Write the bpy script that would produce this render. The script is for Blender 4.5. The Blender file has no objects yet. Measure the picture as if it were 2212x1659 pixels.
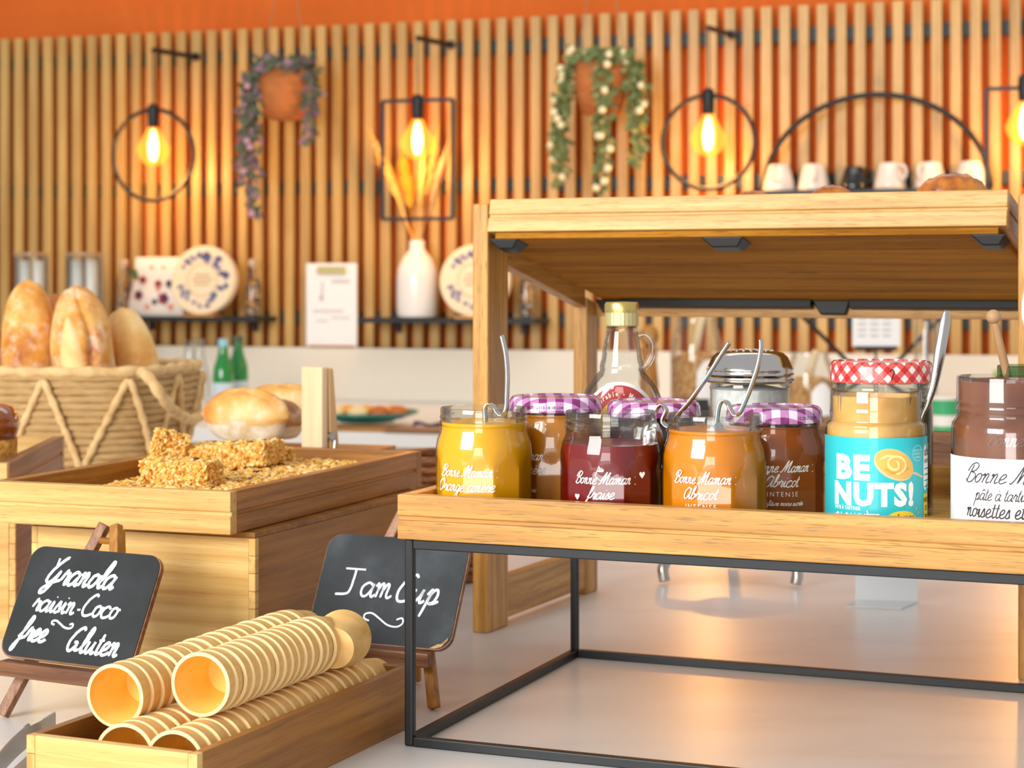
import bpy, bmesh, math, random
from mathutils import Vector, Matrix, noise as mnoise
random.seed(7)
PI = math.pi
SC = bpy.context.scene
COL = SC.collection
F, CX, HY, H = 4100.0, 1106.0, 600.0, 0.3695      # focal length in pixels, principal column, horizon row, eye height above the counter

# ------------------------------------------------------------------ camera, world, lights, exposure
cam_d = bpy.data.cameras.new('camera'); cam = bpy.data.objects.new('camera', cam_d); COL.objects.link(cam)
cam.location = (0, 0, H); cam.rotation_euler = (PI/2, 0, 0)
cam_d.sensor_width = 36; cam_d.lens = 36*F/2212; cam_d.shift_y = -(829.5-HY)/2212
cam_d.dof.use_dof = True; cam_d.dof.focus_distance = 1.47; cam_d.dof.aperture_fstop = 11.0
cam_d.clip_start = .05
SC.camera = cam
SC.view_settings.view_transform = 'Standard'; SC.view_settings.look = 'None'
SC.view_settings.gamma = 1; SC.view_settings.use_curve_mapping = False
SC.view_settings.exposure = 0.72
SC.cycles.use_denoising = True
SC.cycles.max_bounces = 8; SC.cycles.transparent_max_bounces = 24
SC.cycles.sample_clamp_indirect = 6
w = bpy.data.worlds.new('world'); SC.world = w; w.use_nodes = True
w.node_tree.nodes['Background'].inputs[0].default_value = (.97, .98, 1.0, 1)
w.node_tree.nodes['Background'].inputs[1].default_value = 0.36

def area(name, loc, target, size, sy, energy, col):
    d = bpy.data.lights.new(name, 'AREA'); d.shape = 'RECTANGLE'; d.size = size; d.size_y = sy; d.energy = energy; d.color = col
    o = bpy.data.objects.new(name, d); COL.objects.link(o); o.location = loc
    o.rotation_euler = (Vector(target)-Vector(loc)).to_track_quat('-Z', 'Y').to_euler()
    return o
area('window_light', (-2.6, -1.3, 1.5), (0, 2.0, 0.1), 2.2, 1.6, 112, (1, .985, .95))
area('facet_glare_light', (-1.1, -3.4, .25), (0.1, 1.5, 0.15), 1.7, 2.2, 44, (1, .97, .93))  # added lamp behind the camera, sized to glare on the jar facets
area('ceiling_light_panel', (0.5, 3.6, 2.4), (0.3, 4.6, 0.0), 2.4, 1.0, 12, (1, .92, .80))

# ------------------------------------------------------------------ helpers
def srgb(c):
    r = [(x/255/12.92 if x/255 <= .04045 else ((x/255+.055)/1.055)**2.4) for x in c]
    return (r[0], r[1], r[2], 1)
def P(px, py, Y):                       # point of the place seen at a pixel, at distance Y
    return Vector(((px-CX)*Y/F, Y, H-(py-HY)*Y/F))
def G(px, py, z=0):                     # same, on the horizontal plane z
    Y = (H-z)*F/(py-HY); return Vector(((px-CX)*Y/F, Y, z))

class MB:
    def __init__(s): s.v = []; s.f = []; s.mi = []
    def add(s, vs, fs, m=0):
        o = len(s.v); s.v += [tuple(v) for v in vs]; s.f += [tuple(i+o for i in f) for f in fs]; s.mi += [m]*len(fs); return s
    def box(s, x0, x1, y0, y1, z0, z1, m=0):
        return s.add([(x0,y0,z0),(x1,y0,z0),(x1,y1,z0),(x0,y1,z0),(x0,y0,z1),(x1,y0,z1),(x1,y1,z1),(x0,y1,z1)],
                     [(3,2,1,0),(4,5,6,7),(0,1,5,4),(1,2,6,5),(2,3,7,6),(3,0,4,7)], m)
    def lathe(s, prof, n=32, c=(0,0,0), rf=None, m=0, cap0=True, cap1=True, M=None):
        vs = []; fs = []; k = len(prof)
        for r, z in prof:
            for i in range(n):
                a = 2*PI*i/n; rr = r*(rf(a, z) if rf else 1)
                p = Vector((c[0]+rr*math.sin(a), c[1]-rr*math.cos(a), c[2]+z)); vs.append(M @ p if M else p)
        for j in range(k-1):
            for i in range(n):
                i2 = (i+1) % n; fs.append((j*n+i, j*n+i2, (j+1)*n+i2, (j+1)*n+i))
        if cap0: fs.append(tuple(reversed(range(n))))
        if cap1: fs.append(tuple((k-1)*n+i for i in range(n)))
        return s.add(vs, fs, m)
    def tube(s, pts, r, n=8, flat=None, side=None, m=0, close=False):
        pts = [Vector(p) for p in pts]; k = len(pts); vs = []; fs = []; up = Vector((0,0,1)); prev = None
        for j, p in enumerate(pts):
            if close: t = pts[(j+1) % k]-pts[j-1]
            else: t = pts[min(j+1,k-1)]-pts[max(j-1,0)]
            t.normalize()
            if side is not None: a = Vector(side)
            else: a = prev if prev is not None else (up if abs(t.z) < .9 else Vector((1,0,0)))
            a = (a - t*a.dot(t)).normalized(); b = t.cross(a); prev = a
            rr = r[j] if isinstance(r, (list, tuple)) else r
            fa, fb = (flat if flat else (1,1))
            for i in range(n):
                th = 2*PI*i/n; vs.append(p + a*rr*fa*math.cos(th) + b*rr*fb*math.sin(th))
        for j in range(k if close else k-1):
            j2 = (j+1) % k
            for i in range(n):
                i2 = (i+1) % n; fs.append((j*n+i, j*n+i2, j2*n+i2, j2*n+i))
        if not close: fs += [tuple(reversed(range(n))), tuple((k-1)*n+i for i in range(n))]
        return s.add(vs, fs, m)
    def blob(s, c, r, nu=8, nv=5, jit=0, rot=None, m=0):
        vs = [Vector((0,0,-1))]; fs = []
        for j in range(1, nv):
            ph = -PI/2+PI*j/nv
            for i in range(nu):
                a = 2*PI*i/nu; q = 1+random.uniform(-jit, jit)
                vs.append(Vector((math.cos(ph)*math.cos(a)*q, math.cos(ph)*math.sin(a)*q, math.sin(ph)*q)))
        vs.append(Vector((0,0,1))); top = len(vs)-1
        for i in range(nu): fs.append((0, 1+(i+1) % nu, 1+i))
        for j in range(nv-2):
            for i in range(nu): fs.append((1+j*nu+i, 1+j*nu+(i+1) % nu, 1+(j+1)*nu+(i+1) % nu, 1+(j+1)*nu+i))
        for i in range(nu): fs.append((1+(nv-2)*nu+i, 1+(nv-2)*nu+(i+1) % nu, top))
        r = Vector(r) if hasattr(r, '__len__') else Vector((r,r,r))
        out = []
        for v in vs:
            v = Vector((v.x*r.x, v.y*r.y, v.z*r.z))
            if rot: v = rot @ v
            out.append(v+Vector(c))
        return s.add(out, fs, m)
    def build(s, name, mats, parent=None, smooth=False, bevel=0, seg=2, xf=None):
        me = bpy.data.meshes.new(name)
        vs = s.v if xf is None else [tuple(xf @ Vector(v)) for v in s.v]
        me.from_pydata(vs, [], s.f)
        if not isinstance(mats, (list, tuple)): mats = [mats]
        for m in mats: me.materials.append(m)
        if len(mats) > 1: me.polygons.foreach_set('material_index', s.mi)
        if smooth:
            me.polygons.foreach_set('use_smooth', [True]*len(me.polygons))
            if smooth != 1: me.set_sharp_from_angle(angle=math.radians(smooth))
        me.update()
        o = bpy.data.objects.new(name, me); COL.objects.link(o)
        if parent: o.parent = parent
        if bevel:
            b = o.modifiers.new('bevel', 'BEVEL'); b.width = bevel; b.segments = seg; b.limit_method = 'ANGLE'
        return o
def tag(o, label=None, cat=None, group=None, kind=None):
    if label: o['label'] = label
    if cat: o['category'] = cat
    if group: o['group'] = group
    if kind: o['kind'] = kind
    return o
def thing(name, label, cat, loc=(0,0,0), rz=0, rx=0, ry=0, group=None):
    o = bpy.data.objects.new(name, None); COL.objects.link(o); o.empty_display_size = .02
    o.location = loc; o.rotation_euler = (math.radians(rx), math.radians(ry), math.radians(rz))
    return tag(o, label, cat, group)
def box(name, dims, mat, parent, bevel=.0008, kind=None):
    o = MB().box(*dims).build(name, mat, parent, bevel=bevel, seg=2)
    if kind: o['kind'] = kind
    return o
def copy_tree(o, parent=None):
    c = o.copy(); COL.objects.link(c)
    if parent: c.parent = parent
    for ch in o.children: copy_tree(ch, c)
    return c
def smoothpts(p, n=6, close=False):
    p = [Vector(q) for q in p]; out = []; k = len(p)
    if k < 3: return p
    for i in range(k if close else k-1):
        if close: a, b, c, d = p[i-1], p[i], p[(i+1) % k], p[(i+2) % k]
        else: a, b, c, d = p[max(i-1,0)], p[i], p[i+1], p[min(i+2,k-1)]
        for j in range(n):
            t = j/n
            out.append(.5*((2*b)+(c-a)*t+(2*a-5*b+4*c-d)*t*t+(3*b-a-3*c+d)*t**3))
    if not close: out.append(p[-1])
    return out

# ------------------------------------------------------------------ materials
def mat(name, col, rough=.5, metal=0, coat=0, spec=.5, sss=0, sssr=(.01,.005,.003), emit=0, bump=None, trans=0, sheen=0, alpha=1, coatr=.05):
    m = bpy.data.materials.new(name); m.use_nodes = True; nt = m.node_tree; b = nt.nodes['Principled BSDF']
    b.inputs['Base Color'].default_value = srgb(col); b.inputs['Roughness'].default_value = rough
    b.inputs['Metallic'].default_value = metal; b.inputs['Coat Weight'].default_value = coat; b.inputs['Coat Roughness'].default_value = coatr
    b.inputs['Specular IOR Level'].default_value = spec
    if sss:
        b.inputs['Subsurface Weight'].default_value = sss; b.inputs['Subsurface Radius'].default_value = sssr; b.inputs['Subsurface Scale'].default_value = 1
    if emit: b.inputs['Emission Color'].default_value = srgb(col); b.inputs['Emission Strength'].default_value = emit
    if bump: add_bump(m, *bump)
    return m
def add_bump(m, scale, strength, dist=.001, detail=3, coord='Object', mapscale=(1,1,1)):
    nt = m.node_tree; b = nt.nodes['Principled BSDF']
    tc = nt.nodes.new('ShaderNodeTexCoord'); mp = nt.nodes.new('ShaderNodeMapping'); n = nt.nodes.new('ShaderNodeTexNoise'); bp = nt.nodes.new('ShaderNodeBump')
    mp.inputs['Scale'].default_value = mapscale
    n.inputs['Scale'].default_value = scale; n.inputs['Detail'].default_value = detail
    bp.inputs['Strength'].default_value = strength; bp.inputs['Distance'].default_value = dist
    nt.links.new(tc.outputs[coord], mp.inputs[0]); nt.links.new(mp.outputs[0], n.inputs[0]); nt.links.new(n.outputs[0], bp.inputs['Height']); nt.links.new(bp.outputs[0], b.inputs['Normal'])
def noisecol(name, cols, scale, rough=.6, bump=.3, dist=.001, mapscale=(1,1,1), detail=5, coat=0, stops=None, sss=0):
    m = mat(name, cols[0], rough, coat=coat, sss=sss); nt = m.node_tree; b = nt.nodes['Principled BSDF']
    tc = nt.nodes.new('ShaderNodeTexCoord'); mp = nt.nodes.new('ShaderNodeMapping'); n = nt.nodes.new('ShaderNodeTexNoise'); cr = nt.nodes.new('ShaderNodeValToRGB')
    mp.inputs['Scale'].default_value = mapscale; n.inputs['Scale'].default_value = scale; n.inputs['Detail'].default_value = detail
    e = cr.color_ramp.elements
    k = len(cols); st = stops or [.3+.4*i/(k-1) for i in range(k)]
    e[0].position = st[0]; e[0].color = srgb(cols[0]); e[1].position = st[-1]; e[1].color = srgb(cols[-1])
    for i in range(1, k-1):
        q = e.new(st[i]); q.color = srgb(cols[i])
    L = nt.links.new
    L(tc.outputs['Object'], mp.inputs[0]); L(mp.outputs[0], n.inputs[0]); L(n.outputs[0], cr.inputs[0]); L(cr.outputs[0], b.inputs['Base Color'])
    if bump:
        bp = nt.nodes.new('ShaderNodeBump'); bp.inputs['Strength'].default_value = bump; bp.inputs['Distance'].default_value = dist
        L(n.outputs[0], bp.inputs['Height']); L(bp.outputs[0], b.inputs['Normal'])
    return m
def wood(name, light, dark, axis=0, pore=.5, fine=1.0, rough=.42, coat=.12, strips=0, wave=.006):
    m = mat(name, light, rough, coat=coat, coatr=.3); nt = m.node_tree; b = nt.nodes['Principled BSDF']; N = nt.nodes.new; L = nt.links.new
    tc = N('ShaderNodeTexCoord'); oi = N('ShaderNodeObjectInfo')
    off = N('ShaderNodeVectorMath'); off.operation = 'SCALE'; off.inputs[3].default_value = 3.0
    comb = N('ShaderNodeCombineXYZ')
    for i in range(3): L(oi.outputs['Random'], comb.inputs[i])
    L(comb.outputs[0], off.inputs[0])
    add = N('ShaderNodeVectorMath'); add.operation = 'ADD'; L(tc.outputs['Object'], add.inputs[0]); L(off.outputs[0], add.inputs[1])
    wn = N('ShaderNodeTexNoise'); wn.inputs['Scale'].default_value = 7; wn.inputs['Detail'].default_value = 1; L(add.outputs[0], wn.inputs[0])
    ws = N('ShaderNodeVectorMath'); ws.operation = 'SCALE'; ws.inputs[3].default_value = wave; L(wn.outputs['Color'], ws.inputs[0])
    add2 = N('ShaderNodeVectorMath'); add2.operation = 'ADD'; L(add.outputs[0], add2.inputs[0]); L(ws.outputs[0], add2.inputs[1])
    def stretched(al, ac, detail):
        mp = N('ShaderNodeMapping'); sc = [ac]*3; sc[axis] = al; mp.inputs['Scale'].default_value = sc
        n = N('ShaderNodeTexNoise'); n.inputs['Scale'].default_value = 1; n.inputs['Detail'].default_value = detail
        L(add2.outputs[0], mp.inputs[0]); L(mp.outputs[0], n.inputs[0]); return n
    g = stretched(5*fine, 170*fine, 3); big = stretched(2, 28, 2); po = stretched(45*fine, 1000*fine, 1)
    mx = N('ShaderNodeMath'); mx.operation = 'MULTIPLY_ADD'; mx.inputs[1].default_value = .55; L(g.outputs[0], mx.inputs[0])
    mb = N('ShaderNodeMath'); mb.operation = 'MULTIPLY'; mb.inputs[1].default_value = .45; L(big.outputs[0], mb.inputs[0]); L(mb.outputs[0], mx.inputs[2])
    cr = N('ShaderNodeValToRGB'); e = cr.color_ramp.elements; e[0].position = .36; e[0].color = srgb(dark); e[1].position = .6; e[1].color = srgb(light)
    L(mx.outputs[0], cr.inputs[0])
    pr = N('ShaderNodeMapRange'); pr.inputs[1].default_value = .60; pr.inputs[2].default_value = .70; L(po.outputs[0], pr.inputs[0])
    pm = N('ShaderNodeMath'); pm.operation = 'MULTIPLY'; pm.inputs[1].default_value = pore; L(pr.outputs[0], pm.inputs[0])
    mix = N('ShaderNodeMix'); mix.data_type = 'RGBA'; L(pm.outputs[0], mix.inputs[0]); L(cr.outputs[0], mix.inputs[6]); mix.inputs[7].default_value = srgb([c*.62 for c in dark])
    hv = N('ShaderNodeHueSaturation'); vr = N('ShaderNodeMapRange'); vr.inputs[3].default_value = .9; vr.inputs[4].default_value = 1.06; L(oi.outputs['Random'], vr.inputs[0]); L(vr.outputs[0], hv.inputs['Value'])
    L(mix.outputs[2], hv.inputs['Color']); L(hv.outputs[0], b.inputs['Base Color'])
    if strips:
        mp = N('ShaderNodeMapping'); mp.inputs['Scale'].default_value = (0.01,0.01,strips) if axis != 2 else (strips,.01,.01)
        vn = N('ShaderNodeTexVoronoi'); vn.inputs['Scale'].default_value = 1; vn.inputs['Randomness'].default_value = .4
        L(tc.outputs['Object'], mp.inputs[0]); L(mp.outputs[0], vn.inputs[0])
        m2 = N('ShaderNodeMix'); m2.data_type = 'RGBA'; m2.blend_type = 'MULTIPLY'; m2.inputs[0].default_value = .35
        bw = N('ShaderNodeRGBToBW'); L(vn.outputs['Color'], bw.inputs[0]); mr = N('ShaderNodeMapRange'); mr.inputs[3].default_value = .55; mr.inputs[4].default_value = 1.1; L(bw.outputs[0], mr.inputs[0])
        L(hv.outputs[0], m2.inputs[6]); L(mr.outputs[0], m2.inputs[7]); L(m2.outputs[2], b.inputs['Base Color'])
    bp = N('ShaderNodeBump'); bp.inputs['Strength'].default_value = .35; bp.inputs['Distance'].default_value = .0005; bp.invert = True
    L(pr.outputs[0], bp.inputs['Height']); L(bp.outputs[0], b.inputs['Normal'])
    return m
def thin_glass(name, tint=(248,250,249), rough=.02, power=1.0):
    m = bpy.data.materials.new(name); m.use_nodes = True; nt = m.node_tree; nt.nodes.clear(); N = nt.nodes.new; L = nt.links.new
    out = N('ShaderNodeOutputMaterial'); tr = N('ShaderNodeBsdfTransparent'); gl = N('ShaderNodeBsdfGlossy'); mx = N('ShaderNodeMixShader')
    lw = N('ShaderNodeLayerWeight'); lw.inputs['Blend'].default_value = .22
    cr = N('ShaderNodeValToRGB'); cr.color_ramp.elements[0].color = (1,1,1,1); cr.color_ramp.elements[1].color = srgb([c*.62 for c in tint]); cr.color_ramp.elements[0].color = srgb(tint); cr.color_ramp.elements[0].position = .7; cr.color_ramp.elements[1].position = 1
    mr = N('ShaderNodeMapRange'); mr.inputs[3].default_value = .05*power; mr.inputs[4].default_value = .75
    gl.inputs['Roughness'].default_value = rough
    L(lw.outputs['Facing'], cr.inputs[0]); L(cr.outputs[0], tr.inputs[0]); L(lw.outputs['Fresnel'], mr.inputs[0]); L(mr.outputs[0], mx.inputs[0])
    L(tr.outputs[0], mx.inputs[1]); L(gl.outputs[0], mx.inputs[2]); L(mx.outputs[0], out.inputs[0])
    return m

OAK_L, OAK_D = (218,164,82), (172,116,46)
oak = [wood('oak_grain_%s' % 'xyz'[a], OAK_L, OAK_D, a) for a in range(3)]
oakp = [wood('pale_oak_%s' % 'xyz'[a], (236,194,118), (204,152,76), a, pore=.35) for a in range(3)]
teak = [wood('brown_wood_%s' % 'xyz'[a], (192,130,48), (142,88,22), a, pore=.3, fine=1.2) for a in range(3)]
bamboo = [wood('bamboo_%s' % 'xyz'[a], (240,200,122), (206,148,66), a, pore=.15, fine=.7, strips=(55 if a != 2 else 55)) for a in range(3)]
bambood = [wood('dark_bamboo_%s' % 'xyz'[a], (180,122,50), (136,82,24), a, pore=.2, fine=.8, strips=55) for a in range(3)]  # darker bamboo copy; on box sides their shade is put into the colour
walnut = [wood('walnut_%s' % 'xyz'[a], (160,108,68), (104,62,34), a, pore=.4, fine=1.3) for a in range(3)]
slatw = wood('slat_oak', (204,164,92), (174,132,66), 2, pore=.2, fine=.6)
palew = wood('pale_beech', (246,222,180), (232,200,152), 2, pore=.1, fine=.8)
black = mat('black_metal', (30,32,35), .42, metal=.2, spec=.5)
blackp = mat('black_plastic', (16,17,19), .45)
glass = thin_glass('clear_glass')
glass_g = thin_glass('greenish_glass', (222,236,222))
steel = mat('steel', (205,202,198), .16, metal=1)
steelr = mat('brushed_steel', (190,186,180), .3, metal=1)
white = mat('white_ceramic', (238,232,224), .3, coat=.4)
whitep = mat('white_paper', (244,242,240), .7)
ink_w = mat('white_print', (250,246,240), .5)
ink_b = mat('black_print', (34,26,26), .6)

# ------------------------------------------------------------------ lettering
GL = {
'a': (1.0, [[(.75,.82),(.45,1),(.1,.72),(.06,.28),(.25,0),(.52,.12),(.76,.6),(.8,.95),(.74,.3),(.84,.0),(1.06,.18)]]),
'b': (.92, [[(.0,.15),(.3,.9),(.46,1.75),(.32,1.95),(.18,1.3),(.12,.25),(.36,0),(.66,.25),(.66,.72),(.45,.9),(.7,.72),(.95,.8)]]),
'c': (.82, [[(.74,.78),(.5,1),(.16,.8),(.05,.35),(.25,0),(.55,.02),(.86,.22)]]),
'e': (.8, [[(.06,.35),(.42,.48),(.6,.8),(.4,1),(.12,.7),(.08,.25),(.3,0),(.58,.06),(.84,.25)]]),
'f': (.72, [[(.0,.2),(.36,.9),(.6,1.7),(.46,1.98),(.3,1.4),(.2,.2),(.08,-.7),(-.1,-.9),(-.1,-.5),(.2,.05),(.5,.2),(.76,.3)]]),
'g': (.95, [[(.7,.85),(.4,1),(.08,.7),(.1,.2),(.35,0),(.62,.4),(.76,.95),(.68,-.2),(.48,-.9),(.18,-.8),(.36,-.3),(.95,.15)]]),
'i': (.52, [[(.02,.25),(.22,.95),(.2,.3),(.3,.0),(.54,.18)], [(.3,1.35),(.33,1.42)]]),
'l': (.52, [[(.0,.2),(.32,.9),(.5,1.75),(.36,1.98),(.2,1.3),(.15,.3),(.28,.0),(.54,.18)]]),
'm': (1.22, [[(.0,.75),(.14,1),(.2,.6),(.14,0)], [(.16,.4),(.38,.98),(.52,.85),(.48,0)], [(.5,.4),(.74,.98),(.88,.85),(.84,.25),(.96,0),(1.22,.18)]]),
'n': (.92, [[(.0,.75),(.14,1),(.2,.6),(.14,0)], [(.16,.4),(.4,.98),(.58,.85),(.54,.25),(.66,0),(.92,.18)]]),
'o': (.85, [[(.5,.98),(.16,.8),(.08,.3),(.3,0),(.6,.2),(.68,.7),(.48,.98),(.66,.8),(.9,.86)]]),
'p': (.95, [[(.05,.6),(.26,1),(.24,.4),(.1,-.95)], [(.18,.1),(.32,.8),(.58,1),(.74,.62),(.64,.12),(.36,.0),(.66,.02),(.96,.2)]]),
'r': (.72, [[(.0,.3),(.24,1.05),(.3,.86),(.46,.8),(.58,.84),(.5,.4),(.55,.02),(.76,.18)]]),
's': (.66, [[(.0,.15),(.34,1.02),(.44,.6),(.5,.2),(.26,0),(.06,.1)], [(.3,.0),(.66,.16)]]),
't': (.52, [[(.24,1.6),(.14,.4),(.26,.0),(.54,.18)], [(-.06,1.08),(.44,1.12)]]),
'u': (.98, [[(.1,.95),(.06,.3),(.28,0),(.58,.5),(.65,.95),(.62,.3),(.74,0),(.98,.18)]]),
'A': (1.3, [[(1.0,1.35),(.6,1.7),(.12,1.2),(.05,.5),(.3,0),(.7,.2),(1.0,1.0),(1.08,1.6),(1.0,.5),(1.1,.02),(1.36,.18)]]),
'B': (1.1, [[(.42,1.8),(.25,.9),(.1,.0)], [(-.12,1.1),(.1,1.75),(.6,2.05),(1.0,1.75),(.8,1.25),(.42,1.05),(.86,.92),(1.02,.5),(.7,.02),(.25,.0),(-.05,.3)]]),
'C': (1.1, [[(1.0,1.75),(.8,1.95),(.35,1.6),(.05,.8),(.2,.12),(.6,.0),(1.1,.25)]]),
'G': (1.35, [[(.15,1.9),(.3,1.3)], [(1.05,1.95),(.8,1.9),(.25,1.1),(.08,.35),(.35,.05),(.7,.3),(.95,1.0)], [(.95,1.0),(.8,.2),(.5,-.6),(.15,-.75),(.15,-.4),(.8,.1),(1.35,.3)]]),
'H': (1.3, [[(1.0,1.7),(.8,1.95),(.35,1.6),(.05,.8),(.2,.12),(.55,.1),(.85,.7),(.5,.75)], [(.85,.7),(.85,.15),(1.25,.2)]]),
'J': (1.25, [[(-.25,1.9),(1.15,1.9)], [(.5,1.9),(.52,1.2),(.5,.45),(.3,.1),(-.45,.02)]]),
'M': (1.75, [[(-.15,.15),(.05,.0),(.3,.5),(.6,1.75),(.72,1.95),(.7,1.0),(.66,.05)], [(.66,.05),(1.0,1.2),(1.3,1.9),(1.36,1.7),(1.28,.8),(1.3,.1),(1.45,.0),(1.75,.18)]]),
'O': (1.2, [[(.75,1.85),(.3,1.75),(.05,1.0),(.2,.15),(.65,.05),(1.0,.7),(.95,1.5),(.65,1.95),(.5,1.6),(1.0,1.5)]]),
'-': (.7, [[(.2,.45),(.5,.47)]]), '.': (.35, [[(.1,.02),(.14,.06)]]), ' ': (.55, []),
'~': (3.2, [[(.5,.35),(.1,.5),(.1,.85),(.6,.95),(1.2,.6),(1.9,.15),(2.6,.05),(3.0,.35),(2.9,.75),(2.5,.6)]]),
}
ACC = {'è': ('e', [(.2,1.5),(.42,1.2)]), 'é': ('e', [(.25,1.2),(.5,1.55)]), 'ê': ('e', [(.1,1.25),(.32,1.55),(.52,1.25)]), 'â': ('a', [(.2,1.25),(.45,1.55),(.7,1.25)]), 'à': ('a', [(.3,1.55),(.52,1.25)])}
def cursive(mb, text, mapf, h, x0=0, y0=0, w=.18, slant=.35, sx=1.0, center=False, jit=0, track=0.0):
    wid = 0
    for c in text:
        b = ACC[c][0] if c in ACC else c; wid += (GL[b][0]+track)*sx
    x = x0-(wid*h/2 if center else 0)
    for c in text:
        base = ACC[c][0] if c in ACC else c; adv, st = GL[base]; st = list(st)
        if c in ACC: st.append(ACC[c][1])
        for pl in st:
            pts = smoothpts([Vector((a*sx, b, 0)) for a, b in pl], 5) if len(pl) > 2 else [Vector((a*sx, b, 0)) for a, b in pl]
            pts = [Vector((x+(p.x+p.y*slant)*h+random.uniform(-jit,jit)*h, y0+p.y*h, 0)) for p in pts]
            ribbon(mb, pts, w*h, mapf)
        x += (adv+track)*sx*h
    return x
def ribbon(mb, pts, w, mapf):
    k = len(pts); a = []; b = []
    if k < 2: return
    # round-ish ends
    for j, p in enumerate(pts):
        t = (pts[min(j+1,k-1)]-pts[max(j-1,0)])
        if t.length < 1e-9: t = Vector((1,0,0))
        t.normalize(); n = Vector((-t.y, t.x, 0)); ww = w/2*(.75 if j in (0, k-1) else 1)
        a.append(p+n*ww); b.append(p-n*ww)
    vs = [mapf(p.x, p.y) for p in a]+[mapf(p.x, p.y) for p in b]
    mb.add(vs, [(j, j+1, k+j+1, k+j) for j in range(k-1)])
def fontmesh(mb, text, mapf, size, x0=0, y0=0, center=True, bold=0, sx=1, step=.0025, shear=0, arc=0, m=0, space=1.0, fit=None):
    cu = bpy.data.curves.new('lettering', 'FONT'); cu.body = text; cu.size = size; cu.offset = bold*size; cu.shear = shear; cu.space_character = space
    cu.resolution_u = 2
    if center: cu.align_x = 'CENTER'
    ob = bpy.data.objects.new('lettering', cu); COL.objects.link(ob)
    dg = bpy.context.evaluated_depsgraph_get(); me = bpy.data.meshes.new_from_object(ob.evaluated_get(dg))
    bm = bmesh.new(); bm.from_mesh(me)
    if bm.verts:
        bmesh.ops.triangulate(bm, faces=bm.faces[:])
        xs = [v.co.x for v in bm.verts]; a = min(xs); z = max(xs)
        if fit:
            sx = (fit[1]-fit[0])/(z-a); x0 = fit[0]-a*sx
        if step:
            q = a+step
            while q < z:
                bmesh.ops.bisect_plane(bm, geom=bm.verts[:]+bm.edges[:]+bm.faces[:], plane_co=(q,0,0), plane_no=(1,0,0)); q += step
        bm.verts.index_update()
        mb.add([mapf(x0+v.co.x*sx, y0+v.co.y) for v in bm.verts], [tuple(v.index for v in f.verts) for f in bm.faces], m)
    bm.free(); bpy.data.objects.remove(ob); bpy.data.curves.remove(cu); bpy.data.meshes.remove(me)
def poly(mb, pts, mapf, m=0):          # flat filled outline (fan), subdivided by rings for curved surfaces
    c = sum((Vector((p[0],p[1],0)) for p in pts), Vector())/len(pts); k = len(pts); R = 4; vs = [mapf(c.x, c.y)]; fs = []
    for r in range(1, R+1):
        for p in pts:
            q = c+(Vector((p[0],p[1],0))-c)*r/R; vs.append(mapf(q.x, q.y))
    for i in range(k): fs.append((0, 1+i, 1+(i+1) % k))
    for r in range(R-1):
        for i in range(k): fs.append((1+r*k+i, 1+(r+1)*k+i, 1+(r+1)*k+(i+1) % k, 1+r*k+(i+1) % k))
    mb.add(vs, fs, m)
def ell(cx, cy, rx, ry, n=24, rot=0):
    return [(cx+rx*math.cos(2*PI*i/n)*math.cos(rot)-ry*math.sin(2*PI*i/n)*math.sin(rot), cy+rx*math.cos(2*PI*i/n)*math.sin(rot)+ry*math.sin(2*PI*i/n)*math.cos(rot)) for i in range(n)]
def rrect(x0, x1, y0, y1, r, n=4):
    out = []
    for cx, cy, a0 in ((x1-r,y0+r,-PI/2),(x1-r,y1-r,0),(x0+r,y1-r,PI/2),(x0+r,y0+r,PI)):
        for i in range(n+1): a = a0+PI/2*i/n; out.append((cx+r*math.cos(a), cy+r*math.sin(a)))
    return out
HEART = [(0,-1),(-.45,-.45),(-.85,.05),(-.9,.5),(-.55,.85),(-.15,.65),(0,.35),(.15,.65),(.55,.85),(.9,.5),(.85,.05),(.45,-.45)]

# ------------------------------------------------------------------ setting: floor, counters, slatted wall
floor_m = noisecol('floor_tiles', [(150,140,128),(168,158,146)], 3, .5, 0)
tag(MB().box(-4,4,-2.5,8,-.92,-.9).build('floor', floor_m), kind='structure')
def counter_mat():
    m = noisecol('white_quartz', [(218,214,211),(230,228,226),(234,233,231)], 5, .34, 0, mapscale=(1,2.2,1), coat=.35, stops=[.25,.45,.7])
    m.node_tree.nodes['Principled BSDF'].inputs['Coat Roughness'].default_value = .24
    return m
quartz = counter_mat()
tag(thing('display_counter', 'white stone counter with faint grey veins under the wooden trays', 'counter'))
ct = bpy.context.scene.objects['display_counter']
box('countertop', (-1.5,1.4,.55,3.15,-.04,0), quartz, ct, .003)
box('counter_body', (-1.45,1.35,.6,3.1,-.9,-.04), mat('counter_front_panel', (232,228,222), .5), ct, .002)

WY = math.radians(17.25); UW = Vector((math.cos(WY), -math.sin(WY), 0)); NW = Vector((-math.sin(WY), -math.cos(WY), 0)); W0 = Vector((0, 5.6, 0))
def WP(t, off, z): return W0+UW*t+NW*off+Vector((0,0,z))
def wpix(px, py, off=0):                # wall coordinates (t, z) of a pixel on the plane 'off' in front of the slats
    a = (px-CX)/F; O = W0+NW*off
    t = (a*O.y-O.x)/(UW.x-a*UW.y); Y = O.y+UW.y*t
    return t, H-(py-HY)*Y/F
orange = noisecol('orange_paint', [(208,98,34),(216,106,40)], 4, .7, 0); orange.node_tree.nodes['Principled BSDF'].inputs['Specular IOR Level'].default_value = .15
wall = thing('wall_back', None, None, W0, -17.25); wall['kind'] = 'structure'
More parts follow.
